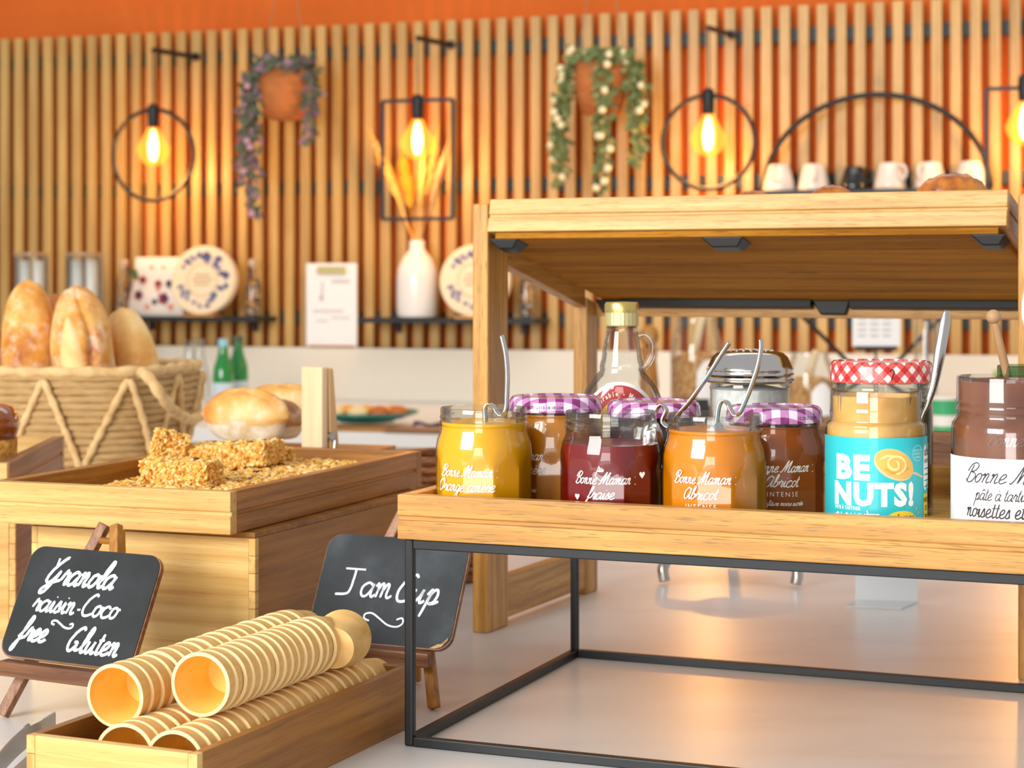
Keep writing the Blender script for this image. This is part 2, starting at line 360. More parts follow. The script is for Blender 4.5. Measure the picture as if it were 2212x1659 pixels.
# local axes of wall things: x along the wall, -y towards the room
ow = MB().box(-2.6,2.2,.045,.075,-.9,2.1).build('wall_panel', orange, wall)
for k in range(-6, 70):
    T = .0524733*k-1.65965971
    box('slat', (T-.0148,T+.0148,0,.024,.155,1.138), slatw, wall, .001)
for z in (1.057, .645, .247):
    box('batten', (-2.1,2.1,.0245,.0445,z-.02,z+.02), blackp, wall, 0)
bs = box('trim_1', (-2.1,2.2,-.03,-.003,0,.158), noisecol('cream_backsplash', [(226,218,202),(232,224,208)], 2, .4, 0), None, .002)
bs.location = W0; bs.rotation_euler = (0,0,-WY); bs['kind'] = 'structure'
bc = thing('back_counter', 'white counter running along the slatted wall', 'counter', W0, -17.25)
box('countertop', (-2.1,2.2,-1.12,-.031,-.035,0), mat('white_laminate', (236,232,226), .35), bc, .002)
box('counter_body', (-2.05,2.15,-1.09,-.031,-.9,-.035), mat('cream_cupboard', (238,236,230), .45), bc, .002)

# ------------------------------------------------------------------ pendant lamps
def bulb_mat():
    m = bpy.data.materials.new('lit_filament'); m.use_nodes = True; nt = m.node_tree; b = nt.nodes['Principled BSDF']
    b.inputs['Emission Color'].default_value = (1,.72,.30,1); b.inputs['Emission Strength'].default_value = 8; return m
filament = bulb_mat(); amber = thin_glass('amber_glass', (255,196,96), .05, 1.5)
def amber_glow():                       # amber bulb glass lit from inside: it gives off light itself
    m = bpy.data.materials.new('lit_amber_glass'); m.use_nodes = True; nt = m.node_tree; nt.nodes.clear(); N = nt.nodes.new
    o = N('ShaderNodeOutputMaterial'); a = N('ShaderNodeAddShader'); e = N('ShaderNodeEmission'); t = N('ShaderNodeBsdfTransparent')
    e.inputs[0].default_value = (1,.39,.06,1); e.inputs[1].default_value = .52; t.inputs[0].default_value = (.95,.72,.4,1)
    nt.links.new(e.outputs[0], a.inputs[0]); nt.links.new(t.outputs[0], a.inputs[1]); nt.links.new(a.outputs[0], o.inputs[0]); return m
amber = amber_glow()
halo = mat('amber_glow_glass', (255,170,60), .3, emit=1.1)
def lamp(px, py, kind, w, h, ymid, ybr, brx, label, grp, ybrw=None):
    off = .2; t, z = wpix(px, py, off)
    Yp = (W0+UW*t+NW*off).y; mpp = Yp/F
    L = thing('pendant_lamp', label, 'lamp', WP(t, off, 0), -17.25, group=grp)
    zz = lambda y: H-(y-HY)*mpp
    zb = zz(py)                              # centre of the bulb
    prof = [(.013,.058),(.015,.05),(.022,.038),(.038,.012),(.049,-.008),(.050,-.018),(.044,-.036),(.032,-.052),(.018,-.061),(.004,-.064)]
    MB().lathe(prof, 20, (0,0,zb)).build('bulb', amber, L, smooth=1)
    MB().lathe([(.004,.045),(.009,.03),(.015,0),(.014,-.025),(.009,-.043),(.003,-.048)], 12, (0,0,zb)).build('filament', filament, L, smooth=1)
    MB().lathe([(.006,.125),(.016,.118),(.018,.1),(.017,.06),(.015,.052)], 16, (0,0,zb)).build('socket', blackp, L, smooth=40)
    zt = zz(ybr)
    MB().tube([(0,0,zb+.12),(.002,0,(zb+zt)/2),(0,0,zt)], .0022, 6).build('cord', mat('cord_black', (50,44,38), .6), L)
    zc = zz(ymid)
    if kind == 'ring':
        n = 48; pts = [(w*mpp*math.sin(2*PI*i/n), 0, zc+h*mpp*math.cos(2*PI*i/n)) for i in range(n)]
        MB().tube(pts, .0065, 8, close=True).build('ring_frame', black, L, smooth=1)
    else:
        f = MB(); a, b = w*mpp, h*mpp
        for x in (-a, a): f.box(x-.005,x+.005,-.005,.005,zc-b,zc+b)
        for q in (-b, b): f.box(-a,a,-.005,.005,zc+q-.005,zc+q+.005)
        f.build('square_frame', black, L)
    # arm from the wall to the cord
    tb, zb2 = wpix(brx, ybr+15, .0)
    MB().tube([(0,0,zt), ((tb-t)*1.0, off-.001, zb2)], .008, 8).build('arm', black, L)
    MB().lathe([(.013,0),(.013,.01)], 16, M=Matrix.Translation((tb-t, off-.002, zb2)) @ Matrix.Rotation(PI/2,4,'X')).build('wall_plate', black, L)
    d = bpy.data.lights.new('bulb_light', 'POINT'); d.energy = 2.8; d.color = (1,.50,.15); d.specular_factor = .03; d.shadow_soft_size = .03
    lo = bpy.data.objects.new('bulb_light', d); COL.objects.link(lo); lo.location = WP(t, off+.012, zb-.075)
GR = 'pendant lamps along the slatted wall'
lamp(331, 313, 'ring', 97, 98, 335, 108, 425, 'round black ring pendant lamp with lit amber bulb at the far left', GR)
lamp(902, 297, 'rect', 81, 128, 345, 82, 975, 'rectangular black frame pendant lamp with lit bulb in front of the dried pampas', GR)
lamp(1530, 288, 'ring', 101, 101, 307, 60, 1580, 'round black ring pendant lamp with lit amber bulb left of the cup shelf', GR)
lamp(2214, 262, 'rect', 81, 128, 318, 45, 2262, 'rectangular black frame pendant lamp cut by the right edge of the photo', GR)

# ------------------------------------------------------------------ hanging plants
def plant(px, py, r, hgt, label, leafc, strands, flowc, nfl, topy):
    off = .16; t, z = wpix(px, py, off); mpp = (W0+UW*t+NW*off).y/F
    L = thing('hanging_plant', label, 'plant', WP(t, off, z-hgt/2), -17.25, group='plants hanging on the slatted wall')
    MB().lathe([(r*.45,0),(r*.7,.004),(r*.92,.05),(r,hgt*.6),(r*.97,hgt),(r*.9,hgt),(r*.88,hgt*.9)], 24, rf=lambda a, z: 1+.012*math.sin(a*24), cap1=True).build('pot', noisecol('terracotta_rope', [(180,96,40),(204,124,62)], 30, .8, .5, .004, (1,1,6)), L, smooth=1)
    for sx in (-1, 1):
        MB().tube([(sx*r*.95,0,hgt),(sx*r*.35,0,hgt+.26),(sx*.01,0,hgt+.62)], .0016, 5).build('rope', mat('hemp_rope', (150,128,96), .8), L)
    fl = MB(); st = MB(); pos = []
    def leaf(p, s):
        d = Vector((random.uniform(-1,1), random.uniform(-1,.3), random.uniform(-1,.4))).normalized(); q = d.cross(Vector((random.uniform(-1,1),1,.2))).normalized()
        a = p; b = p+d*s*.5+q*s*.3; c = p+d*s; e = p+d*s*.5-q*s*.3
        n = d.cross(q)*.12*s
        fl.add([a,b+n,c,e+n], [(0,1,2),(0,2,3)], random.choice((0,0,1)))
    for i in range(260):
        a = random.uniform(0,2*PI); rr = r*random.uniform(.6,1.15)
        p = Vector((rr*math.cos(a), rr*math.sin(a), hgt+random.uniform(-.004,.032))); leaf(p, .03)
        if random.random() < .06: pos.append(p)
    for (dx, ln) in strands:
        x0 = dx*r*1.12; pts = [Vector((x0, -r*math.sqrt(max(0,1.12-dx*dx*.9)), hgt))]
        p = pts[0].copy(); vx = dx*.18
        while hgt-p.z < ln:
            p = p+Vector((vx*.02+random.uniform(-.005,.005), random.uniform(-.004,.003), -.018)); vx *= .8; pts.append(p.copy())
            for q in range(6): leaf(p+Vector((random.uniform(-.016,.016), random.uniform(-.012,.012), random.uniform(-.01,.01))), .026)
            if random.random() < .34: pos.append(p.copy()+Vector((random.uniform(-.02,.02),-.016,0)))
        st.tube(pts, .0012, 4)
    o = fl.build('foliage', leafc, L); o['kind'] = 'stuff'
    st.build('stems', leafc[0], L)
    random.shuffle(pos)
    for p in pos[:nfl]:
        b = MB(); b.blob(p+Vector((0,-.012,0)), .011, 7, 4, .12); b.build('blossom', flowc, L, smooth=1)
    return L
plant(616, 205, .078, .15, 'hanging pot with purple and green trailing foliage right of the left ring lamp',
      [mat('dusky_leaf', (96,110,84), .6), mat('mauve_leaf', (150,118,134), .6)], [(-.95,.30),(-1.1,.22),(-.78,.42),(1.0,.20),(1.1,.12),(-1.25,.34),(-1.1,.26)], mat('mauve_blossom', (190,150,170), .6), 12, 0)
plant(1299, 192, .076, .15, 'hanging pot with green strands and cream blossoms above the upper tray',
      [mat('sage_leaf', (116,130,78), .6), mat('fresh_leaf', (150,160,100), .6)], [(-1.1,.33),(-.98,.27),(.22,.36),(.3,.26),(1.15,.22),(1.2,.16),(-1.2,.24),(1.05,.28)], mat('cream_blossom', (250,236,190), .5), 34, 0)

# ------------------------------------------------------------------ shelves on the wall
def shelf(x0p, x1p, yp, label, dep=.15):
    off = dep/2; t0, z = wpix(x0p, yp, off); t1, _ = wpix(x1p, yp, off); z = wpix((x0p+x1p)/2, yp, dep)[1]
    L = thing('wall_shelf', label, 'shelf', WP((t0+t1)/2, 0, z), -17.25, group='black shelves on the slatted wall'); hw = (t1-t0)/2
    box('shelf_board', (-hw,hw,-dep,-.001,-.008,.006), black, L, .001)
    for s in (-1, 1): box('bracket', (s*hw*.72-.008,s*hw*.72+.008,-.012,-.001,-.04,.12), black, L, .001)
    return z+.006, (t0+t1)/2
zs1, _ = shelf(262, 576, 689, 'black wall shelf holding the floral packet and the left round cheese box')
zs2, _ = shelf(792, 1172, 693, 'black wall shelf holding the white vase and the right round cheese box')
# arch shelf with cups
t0, za = wpix(1650, 410, .07); t1, _ = wpix(2140, 410, .07); zarch = wpix(1895, 411, .14)[1]
tm = (t0+t1)/2; hw = (t1-t0)/2
AR = thing('arched_shelf', 'black half round wall shelf carrying six upturned cups', 'shelf', WP(tm, 0, zarch), -17.25, group='black shelves on the slatted wall')
box('shelf_board', (-hw,hw,-.14,-.002,-.012,.004), black, AR, .001)
n = 40; MB().tube([(hw*math.cos(PI*i/n), -.07, .004+.262*math.sin(PI*i/n)) for i in range(n+1)], .0075, 8).build('arch_frame', black, AR, smooth=1)
MUGP = [(.024,.074),(.0265,.0735),(.029,.070),(.0355,.048),(.0425,.02),(.0460,.002),(.0445,0),(.042,.002)]
glaze_w = mat('white_glaze', (240,226,214), .25, coat=.5); glaze_k = mat('black_glaze', (24,20,18), .15, coat=.6)
ORD = ['first','second','third','fourth','fifth','sixth','seventh','eighth','ninth','tenth','eleventh','twelfth','thirteenth','fourteenth','fifteenth','sixteenth','seventeenth','eighteenth','nineteenth','twentieth','twenty-first','twenty-second','twenty-third','twenty-fourth']
for i, px in enumerate((1683, 1758, 1845, 1922, 2010, 2097)):
    t, _ = wpix(px, 400, .07)
    lab = 'only black upturned cup on the arched shelf' if i == 2 else '%s cup from the left on the arched shelf, white and upside down' % ORD[i]
    c = thing('cup', lab, 'cup', WP(t, .07, zarch+.0042), -17.25+[-100,-80,20,-35,-120,-95][i], group='upturned cups on the arched shelf')
    m = glaze_k if i == 2 else glaze_w; s = .88 if i == 2 else 1.0
    MB().lathe([(a*s,b*s) for a, b in MUGP], 28).build('cup_body', m, c, smooth=50)
    MB().tube(smoothpts([(.032*s,0,.066*s),(.05*s,0,.064*s),(.058*s,0,.045*s),(.05*s,0,.028*s),(.038*s,0,.026*s)],4), .0045*s, 8).build('handle', m, c, smooth=1)

def on_wall(px, off, z): t, _ = wpix(px, 0, off); return WP(t, off, z)
# floral packet
FP = thing('paper_packet', 'white paper packet printed with red and blue flowers on the left shelf', 'packet', on_wall(346, .09, zs1), -17.25)
pk = MB(); K = [(-.092,.0,.03),(-.096,.015,.034),(-.085,.06,.036),(-.078,.10,.03),(-.078,.14,.022),(-.082,.182,.006)]
vs = []; fs = []
for (xl, z, d) in K:
    vs += [(xl,-d,z),(-xl*1.0,-d,z),(-xl*1.0,d,z),(xl,d,z)]
for j in range(len(K)-1):
    for i in range(4): a = j*4+i; b = j*4+(i+1) % 4; fs.append((a,b,b+4,a+4))
fs += [(3,2,1,0),(20,21,22,23)]; pk.add(vs, fs); pk.build('packet_body', mat('packet_paper', (242,228,214), .6), FP, bevel=.004)
FM_ = [mat('berry_red', (150,36,44), .6), mat('ink_blue', (50,52,86), .6), mat('peach_print', (222,140,110), .6), mat('leaf_green_print', (78,110,50), .6)]
for (x, z, r, c) in [(-.055,.065,.015,0),(-.052,.068,.009,1),(-.025,.03,.008,2),(.03,.055,.018,0),(.036,.058,.010,1),(-.04,.112,.012,0),(.012,.10,.012,0),(.012,.085,.008,2),(.0,.045,.009,1),(.05,.10,.012,1),(-.07,.135,.012,3),(-.062,.12,.009,3),(.055,.03,.010,2),(-.01,.15,.006,2),(.03,.15,.005,3)]:
    fl = MB(); poly(fl, [(x+r*(1+.18*math.cos(5*q*PI/8))*math.cos(q*PI/8), z+r*(1+.18*math.cos(5*q*PI/8))*math.sin(q*PI/8)) for q in range(16)], lambda a, b: (a, -.0368-.0006*c, b)); fl.build('printed_flower', FM_[c], FP)
# round cheese boxes
def cheese(px, z, label, r=.106):
    C = thing('cheese_box', label, 'box', on_wall(px, .11, z+.0005), -17.25, group='round cheese boxes on the wall shelves')
    M = Matrix.Translation((0,0,r*.975+.006)) @ Matrix.Rotation(PI/2-.14,4,'X')
    wd = mat('poplar_box', (240,220,184), .6)
    MB().lathe([(r*.97,-.014),(r,-.013),(r,.014),(r*.985,.016),(0.001,.0162)], 48, M=M, cap1=False).build('box_body', wd, C, smooth=40)
    mf = lambda a, b: M @ Vector((a, b, .0172))
    pr = MB(); random.seed(3)
    for i in range(54):
        a = random.uniform(0,2*PI); q = r*random.uniform(.56,.8); k = random.uniform(.006,.013)
        if 2.4 < a < 3.4 and random.random() < .6: continue
        poly(pr, [(q*math.cos(a)+k*random.uniform(.5,1.1)*math.cos(j*PI/4), q*math.sin(a)+k*random.uniform(.5,1.1)*math.sin(j*PI/4)) for j in range(8)], mf)
    pr.build('blue_wreath_print', mat('wreath_blue', (112,112,152), .6), C)
    tx = MB()
    for k, s in enumerate(('FROMAGE', 'DE', 'LA FERME')): pass
    for k in range(3):
        for i in range(6 if k != 1 else 8):
            x = (-.026+.0088*i) if k != 1 else (-.032+.0085*i); tx.add([mf(x,.012-.014*k), mf(x+.006,.012-.014*k), mf(x+.006,.018-.014*k), mf(x,.018-.014*k)], [(0,1,2,3)])
    tx.build('centre_print', mat('faded_ochre_print', (186,150,100), .7), C)
    rg = MB(); n = 40
    for i in range(n):
        a0, a1 = 2*PI*i/n, 2*PI*(i+1)/n; q0, q1 = r*.46, r*.48
        rg.add([mf(q0*math.cos(a0),q0*math.sin(a0)), mf(q1*math.cos(a0),q1*math.sin(a0)), mf(q1*math.cos(a1),q1*math.sin(a1)), mf(q0*math.cos(a1),q0*math.sin(a1))], [(0,1,2,3)])
    rg.build('ring_print', mat('ochre_ring', (196,160,104), .7), C)
    box('easel_stand', (-.05,.05,-.045,.02,0,.007), oak[0], C, .001)
cheese(442, zs1, 'round wooden cheese box with blue wreath print on the left shelf')
cheese(1028, zs2, 'round wooden cheese box with blue wreath print half behind the stand post')
# small bottles with dried pieces
def spice_bottle(px, z, label, r=.026, h=.175, off=.08):
    B = thing('spice_bottle', label, 'bottle', on_wall(px, off, z+.0005), -17.25, group='small glass bottles of dried fruit on the wall shelves')
    MB().lathe([(r,0),(r,h*.45),(r*.9,h*.58),(r*.5,h*.76),(r*.45,h*.88)], 20).build('bottle_glass', glass, B, smooth=50)
    MB().lathe([(r*.5,h*.88),(r*.52,h*.99),(r*.45,h)], 14).build('stopper', mat('bottle_cap_%d' % px, (196,170,140), .5), B, smooth=50)
    f = MB(); random.seed(px)
    for i in range(60):
        a = random.uniform(0,2*PI); q = r*.78*math.sqrt(random.random()); zz = random.uniform(.008,h*.62); q *= (1 if zz < h*.45 else .6)
        f.blob((q*math.cos(a),q*math.sin(a),zz), (.006,.005,.004), 6, 4, .2, m=random.choice((0,0,1,2)))
    f.build('dried_fruit', [mat('dried_orange', (226,160,40), .6), mat('dried_cream', (232,212,180), .6), mat('dried_brown', (130,74,50), .6)], B, smooth=1)['kind'] = 'stuff'
spice_bottle(546, zs1, 'slim glass bottle of yellow dried pieces at the right end of the left shelf')
spice_bottle(268, zs1, 'slim glass bottle of dried pieces left of the floral packet')
spice_bottle(1138, zs2, 'slim glass bottle of dried pieces seen under the tilted tray beam')
# vase and pampas
t, _ = wpix(901, 600, .085)
V = thing('vase', 'tall white ceramic bottle vase on the middle shelf', 'vase', WP(t, .085, zs2+.0005), -17.25)
MB().lathe([(.052,0),(.058,.004),(.0605,.03),(.0605,.12),(.057,.145),(.044,.175),(.026,.197),(.023,.205),(.023,.228),(.021,.2285),(.017,.222)], 36, rf=lambda a, z: 1+.004*math.sin(22*a)).build('vase_body', white, V, smooth=50)
def plume(base, tip, w, ml, name, label, grp, n=420):
    w *= 1.5
    B = thing(name, label, 'dried stem', base, 0, group=grp); q = Vector(tip)-Vector(base)
    MB().tube([(0,0,0), q*.5, q*.98], [.0016,.0014,.001], 5).build('stalk', ml, B)
    f = MB()
    for i in range(n):
        u = random.uniform(.45,1.0); ww = w*math.sin(PI*min(1,(u-.43)/.57)**.7)*random.random()
        d = Vector((random.uniform(-1,1),random.uniform(-1,1),random.uniform(-.2,.6))).normalized()
        p = q*u+d*ww*.4; e = p+(q.normalized()*.022+d*ww*.6); s = d.cross(q).normalized()*.0028
        f.add([p-s,p+s,e], [(0,1,2)])
    f.build('plume', ml, B)['kind'] = 'stuff'
straw = [mat('pampas_straw', (236,188,110), .8), mat('pampas_beige', (206,168,124), .8), mat('dried_yellow', (220,164,50), .8)]
vb = WP(t, .085, zs2+.20); g = 'dried stems in the white vase'
def wt(px, py, off=.1): a, b = wpix(px, py, off); return WP(a, off, b)
plume(vb, wt(800,285), .022, straw[0], 'pampas_stem', 'pale pampas plume leaning furthest left out of the white vase', g)
plume(vb, wt(826,330,.07), .016, straw[0], 'pampas_stem', 'short pampas plume inside the frame just right of the leftmost plume', g)
plume(vb, wt(946,275,.06), .020, straw[0], 'pampas_stem', 'upright pampas plume rising right of the lit bulb', g)
plume(vb, wt(968,310,.1), .014, straw[1], 'pampas_stem', 'greyish beige plume leaning furthest right out of the white vase', g)
plume(vb, wt(915,330,.12), .014, straw[0], 'pampas_stem', 'straight plume directly below the lit bulb in the rectangle frame', g)
plume(vb, wt(868,335,.05), .036, straw[2], 'dried_flower_bunch', 'bushy yellow dried flower bunch in the white vase', g, 700)
# menu board on the backsplash ledge
t, _ = wpix(717, 650, .02); MBo = thing('menu_sheet', 'white printed sheet on a small wooden foot on the backsplash', 'sign', WP(t, .018, .1585), -17.25)
hw = .083
box('sheet', (-hw,hw,-.006,-.003,.004,.255), whitep, MBo, .001)
mp_ = MB(); random.seed(5)
for (x,z,a,b) in [(-.03,.17,.004,.03),(-.034,.15,.006,.008),(.03,.2,.03,.006),(-.01,.11,.05,.004),(.03,.09,.03,.003),(-.03,.08,.02,.003),(.0,.225,.04,.004)]:
    mp_.add([(x-a,-.0066,z-b),(x+a,-.0066,z-b),(x+a,-.0066,z+b),(x-a,-.0066,z+b)], [(0,1,2,3)])
mp_.build('faint_print', mat('faint_grey_print', (205,202,204), .7), MBo)
MB().box(-.045,.05,-.0125,-.0065,.222,.245).build('clip', mat('brass_clip', (240,220,150), .25, metal=1), MBo, bevel=.002)
box('wooden_foot', (-.07,.07,-.014,.008,0,.006), teak[0], MBo, .001)
# small sign framed in black X rack, right
def at_back(px, z, Y): return Vector(((px-CX)*Y/F, Y, z))
# ------------------------------------------------------------------ things on the back counter
for i, (px, Y, hh) in enumerate(((482, 5.15, 1.0), (514, 5.25, 1.03))):
    B = thing('water_bottle', ['green glass water bottle with blue cap, left of the pair', 'green glass water bottle with dark neck, right of the pair'][i], 'bottle', at_back(px, .0005, Y), 0, group='green water bottles on the back counter')
    s = hh
    MB().lathe([(.027,0),(.029,.004),(.029,.10*s),(.026,.125*s),(.016,.155*s),(.0125,.175*s),(.0125,.195*s)], 20).build('bottle_glass', mat('green_glass_%d' % i, (16,128,44), .12, coat=.8), B, smooth=50)
    MB().lathe([(.0135,.183*s),(.0135,.203*s)], 14).build('cap', mat('bottle_top_%d' % i, [(150,200,220),(70,90,70)][i], .4), B, smooth=50)
    MB().lathe([(.0294,.03),(.0294,.085)], 20, cap0=False, cap1=False).build('paper_label', mat('bottle_label_%d' % i, (196,212,222), .6), B, smooth=1)
for i, (px, Y) in enumerate(((410, 5.2), (430, 5.3))):
    B = thing('glass_bottle', ['clear glass carafe behind the bread basket, left of two', 'clear glass carafe beside the green bottles, right of two'][i], 'bottle', at_back(px, .0005, Y), 0, group='clear carafes on the back counter')
    MB().lathe([(.028,0),(.03,.005),(.03,.09),(.016,.15),(.014,.19),(.016,.2)], 20).build('bottle_glass', glass, B, smooth=50)
for i, (px, w_) in enumerate(((68, .05), (182, .054))):
    D = thing('glass_cylinder', ['tall glass cylinder with white candles at the far left', 'tall glass cylinder with white candles above the second loaf'][i], 'vase', at_back(px, .0005, 5.55-.0*i), 0, group='tall glass cylinders at the left of the wall')
    MB().lathe([(w_,0),(w_,.43),(w_*.96,.432),(w_*.95,.43),(w_*.95,.01)], 28, cap1=False).build('cylinder_glass', glass, D, smooth=50)
    MB().lathe([(w_*1.02,.4335),(w_*1.02,.442)], 24).build('lid', mat('glass_lid_%d' % i, (176,140,104), .3), D)
    for sx in (-.4, .4): MB().lathe([(w_*.28,.16),(w_*.3,.165),(w_*.3,.415),(w_*.26,.42)], 14, (sx*w_,0,0)).build('candle', white, D, smooth=50)
    MB().lathe([(w_*.9,.012),(w_*.9,.16)], 20).build('filling', mat('amber_grain_%d' % i, (190,140,80), .7), D, smooth=50)
# plate of pastries, boards
Pl = thing('serving_plate', 'teal plate of pastries on the back counter', 'plate', at_back(790, .0125, 4.72))
MB().lathe([(.07,0),(.075,.004),(.13,.02),(.134,.026),(.128,.024),(.07,.008),(.001,.007)], 40, cap1=False).build('plate_dish', mat('teal_glaze', (52,140,128), .25, coat=.5), Pl, smooth=1)
pas = [mat('golden_pastry', (232,164,62), .6), mat('cream_pastry', (240,210,150), .6), mat('brown_pastry', (196,104,40), .6)]
random.seed(11)
for i, (dx, dy, m, nm) in enumerate([(-.09,0,1,'cream filled pastry at the left of the teal plate'),(-.055,.03,0,'golden pastry behind the cream one on the teal plate'),(-.02,-.03,1,'pale pastry in the front middle of the teal plate'),(.0,.02,0,'golden bun in the middle of the teal plate'),(.04,-.01,2,'dark brown pastry right of the golden bun on the teal plate'),(.075,.01,0,'golden pastry at the right end of the teal plate'),(.095,-.01,2,'small orange brown pastry at the right rim of the teal plate')]):
    p = MB(); p.blob((0,0,.016), (.026,.024,.017), 14, 9, .06)
    o = p.build('pastry', pas[m], None, smooth=1); o.location = at_back(790,.0,4.72)+Vector((dx*.85,dy*.8,.0195)); tag(o, nm, 'pastry', 'pastries on the teal plate')
for i, (px, Y, wd, c, lab) in enumerate([(770,4.56,.20,teak[0],'brown wooden board in front of the teal plate, left piece'),(905,4.50,.15,walnut[0],'reddish wooden board at the right of the teal plate')]):
    o = MB().box(-wd/2,wd/2,-.035,.045,0,.0105).build('wooden_board', c, None, bevel=.002); o.location = at_back(px, .0005, Y+.03); o.rotation_euler = (0,0,-.3); tag(o, lab, 'board', 'boards on the back counter')
Nk = MB(); n = 12
Nk.add([(.07*(i/n-.5)*2, .04*(j-.5)*2, .012+.004*math.sin(i*1.1+j)) for j in (0,1) for i in range(n+1)], [(i, i+1, n+2+i, n+1+i) for i in range(n)])
o = Nk.build('cloth_napkin', mat('navy_cloth', (46,50,76), .8), None, smooth=1); o.location = at_back(955, .0025, 4.62); md = o.modifiers.new('thickness','SOLIDIFY'); md.thickness = .004; tag(o, 'dark blue cloth napkin lying right of the teal plate', 'napkin')
# granola jars, mill, chalk sign, rack, sign, tall glass, tubs, packet behind the upper stand
def big_jar(px, Y, r, h, lab, sc):
    B = thing('storage_jar', lab, 'jar', at_back(px, .0005, Y), 0, group='big muesli jars on the back counter')
    MB().lathe([(r*.9,0),(r,.01),(r,h*.72),(r*.8,h*.9),(r*.74,h*.93),(r*.74,h)], 32, cap1=False).build('jar_glass', glass, B, smooth=50)
    MB().lathe([(r*.9,.006),(r*.96,.012),(r*.96,h*.62),(r*.5,h*.68),(.001,h*.69)], 28, cap1=False).build('muesli', noisecol('muesli_%d' % px, [(150,96,44),(206,152,88),(232,196,140)], 90, .8, .6, .004), B, smooth=1)
    MB().tube([(-.01,-.01,h*.6),(.012,-.02,h*1.02)], [.011,.009], 8).build('wooden_scoop', palew, B, smooth=1)
    q = MB(); nn = 10
    for i in range(nn):
        a0 = -.1+.9*i/nn; a1 = -.1+.9*(i+1)/nn; R = r*1.012
        q.add([(R*math.sin(a0),-R*math.cos(a0),h*.2),(R*math.sin(a1),-R*math.cos(a1),h*.2),(R*math.sin(a1),-R*math.cos(a1),h*(.5+.12*math.sin(PI*(i+1)/nn))),(R*math.sin(a0),-R*math.cos(a0),h*(.5+.12*math.sin(PI*i/nn)))], [(0,1,2,3)])
    q.build('paper_label', whitep, B, smooth=1)
big_jar(1505, 4.75, .066, .27, 'big glass muesli jar with wooden scoop left of the sugar shaker', 1)
big_jar(1750, 4.6, .06, .19, 'lower glass muesli jar between the sugar shaker and the red lid', 1)
B = thing('pepper_mill', 'turned wooden mill behind the syrup bottle handle', 'mill', at_back(1402, .0005, 4.6))
MB().lathe([(.026,0),(.027,.02),(.02,.05),(.024,.11),(.018,.17),(.022,.2)], 20).build('mill_body', teak[2], B, smooth=50)
MB().blob((0,0,.228), (.024,.024,.028), 14, 9).build('mill_head', teak[2], B, smooth=1)
S = thing('chalk_sign', 'small black chalk sign in front of the tall muesli jar', 'sign', at_back(1482, .0005, 4.5), 0, -8)
box('slate', (-.056,.056,-.003,.003,.012,.082), mat('slate_black', (30,30,32), .6), S, .001)
box('slate_foot', (-.04,.04,-.015,.02,0,.012), teak[0], S, .001)
q = MB(); cursive(q, 'granola', lambda a, b: (a,-.0036,b), .009, 0, .05, .2, center=True); cursive(q, 'maison', lambda a, b: (a,-.0036,b), .009, 0, .03, .2, center=True) if False else None
q.build('chalk_writing', mat('faint_chalk', (150,150,150), .8), S)
R_ = thing('wire_rack', 'black wire rack with crossed legs behind the red lidded jar', 'rack', at_back(1885, .0005, 4.7))
for a, b in (((-.2,0,.30),(-.02,0,.12)), ((-.2,0,.0),(-.02,0,.12)), ((.2,0,.30),(.02,0,.12)), ((.2,0,.0),(.02,0,.12)), ((-.03,0,.12),(.03,0,.12)), ((-.2,0,.3),(.2,0,.3))):
    MB().tube([a,b], .0055, 8).build('rack_bar', black, R_)
S = thing('price_card', 'white printed card standing in front of the black wire rack', 'sign', at_back(1893, .0, 4.6))
z0 = H-(748-HY)*4.6/F; z1 = H-(668-HY)*4.6/F
box('card', (-.058,.058,-.0015,.0015,z0,z1), whitep, S, .0005)
box('card_stand', (-.05,.05,-.004,.012,z0-.01,z0), black, S, .0005)
MB().tube([(0,.006,z0-.005),(0,.006,.001)], .003, 6).build('stand_stem', black, S)
MB().lathe([(.03,0),(.03,.004)], 16).build('stand_base', black, S)
q = MB()
for k in range(4):
    for j in range(3): q.add([(-.045+.03*j,-.0019,z1-.02-.014*k),(-.025+.03*j,-.0019,z1-.02-.014*k),(-.025+.03*j,-.0019,z1-.024-.014*k),(-.045+.03*j,-.0019,z1-.024-.014*k)], [(3,2,1,0)])
q.build('card_print', mat('grey_card_print', (186,178,176), .7), S)
D = thing('glass_dispenser', 'tall clear glass tube behind the upright spoon handle', 'dispenser', at_back(2000, .0005, 4.4))
MB().lathe([(.026,0),(.026,.28),(.024,.285)], 20).build('tube_glass', glass, D, smooth=50)
MB().tube([(0,0,.02),(0,0,.27)], .006, 8).build('steel_rod', steelr, D, smooth=1)
for i, (px, Y, z, c) in enumerate([(2040,4.35,.0,(60,170,110)),(2062,4.4,.0,(70,180,120))]):
    D = thing('yogurt_tub', ['green and white tub nearest the spoon, left of the pair', 'green and white tub half hidden by the chocolate jar, right of the pair'][i], 'tub', at_back(px, .0005, Y), 0, group='green and white tubs on the back counter')
    MB().lathe([(.026,0),(.028,.03),(.03,.09)], 20).build('tub_body', mat('tub_green_%d' % i, c, .4), D, smooth=50)
    MB().lathe([(.0305,.09),(.031,.098),(.028,.1)], 20).build('tub_lid', white, D, smooth=50)
    MB().lathe([(.0285,.03),(.0295,.055)], 20, cap0=False, cap1=False).build('tub_band', white, D, smooth=1)
o = MB().box(-.03,.03,-.02,.02,0,.16).build('tea_packet', noisecol('pale_green_packet', [(214,222,170),(170,196,110)], 30, .6, 0), None, bevel=.003); o.location = at_back(2178, .0005, 4.3); tag(o, 'pale green packet behind the honey dipper', 'packet')

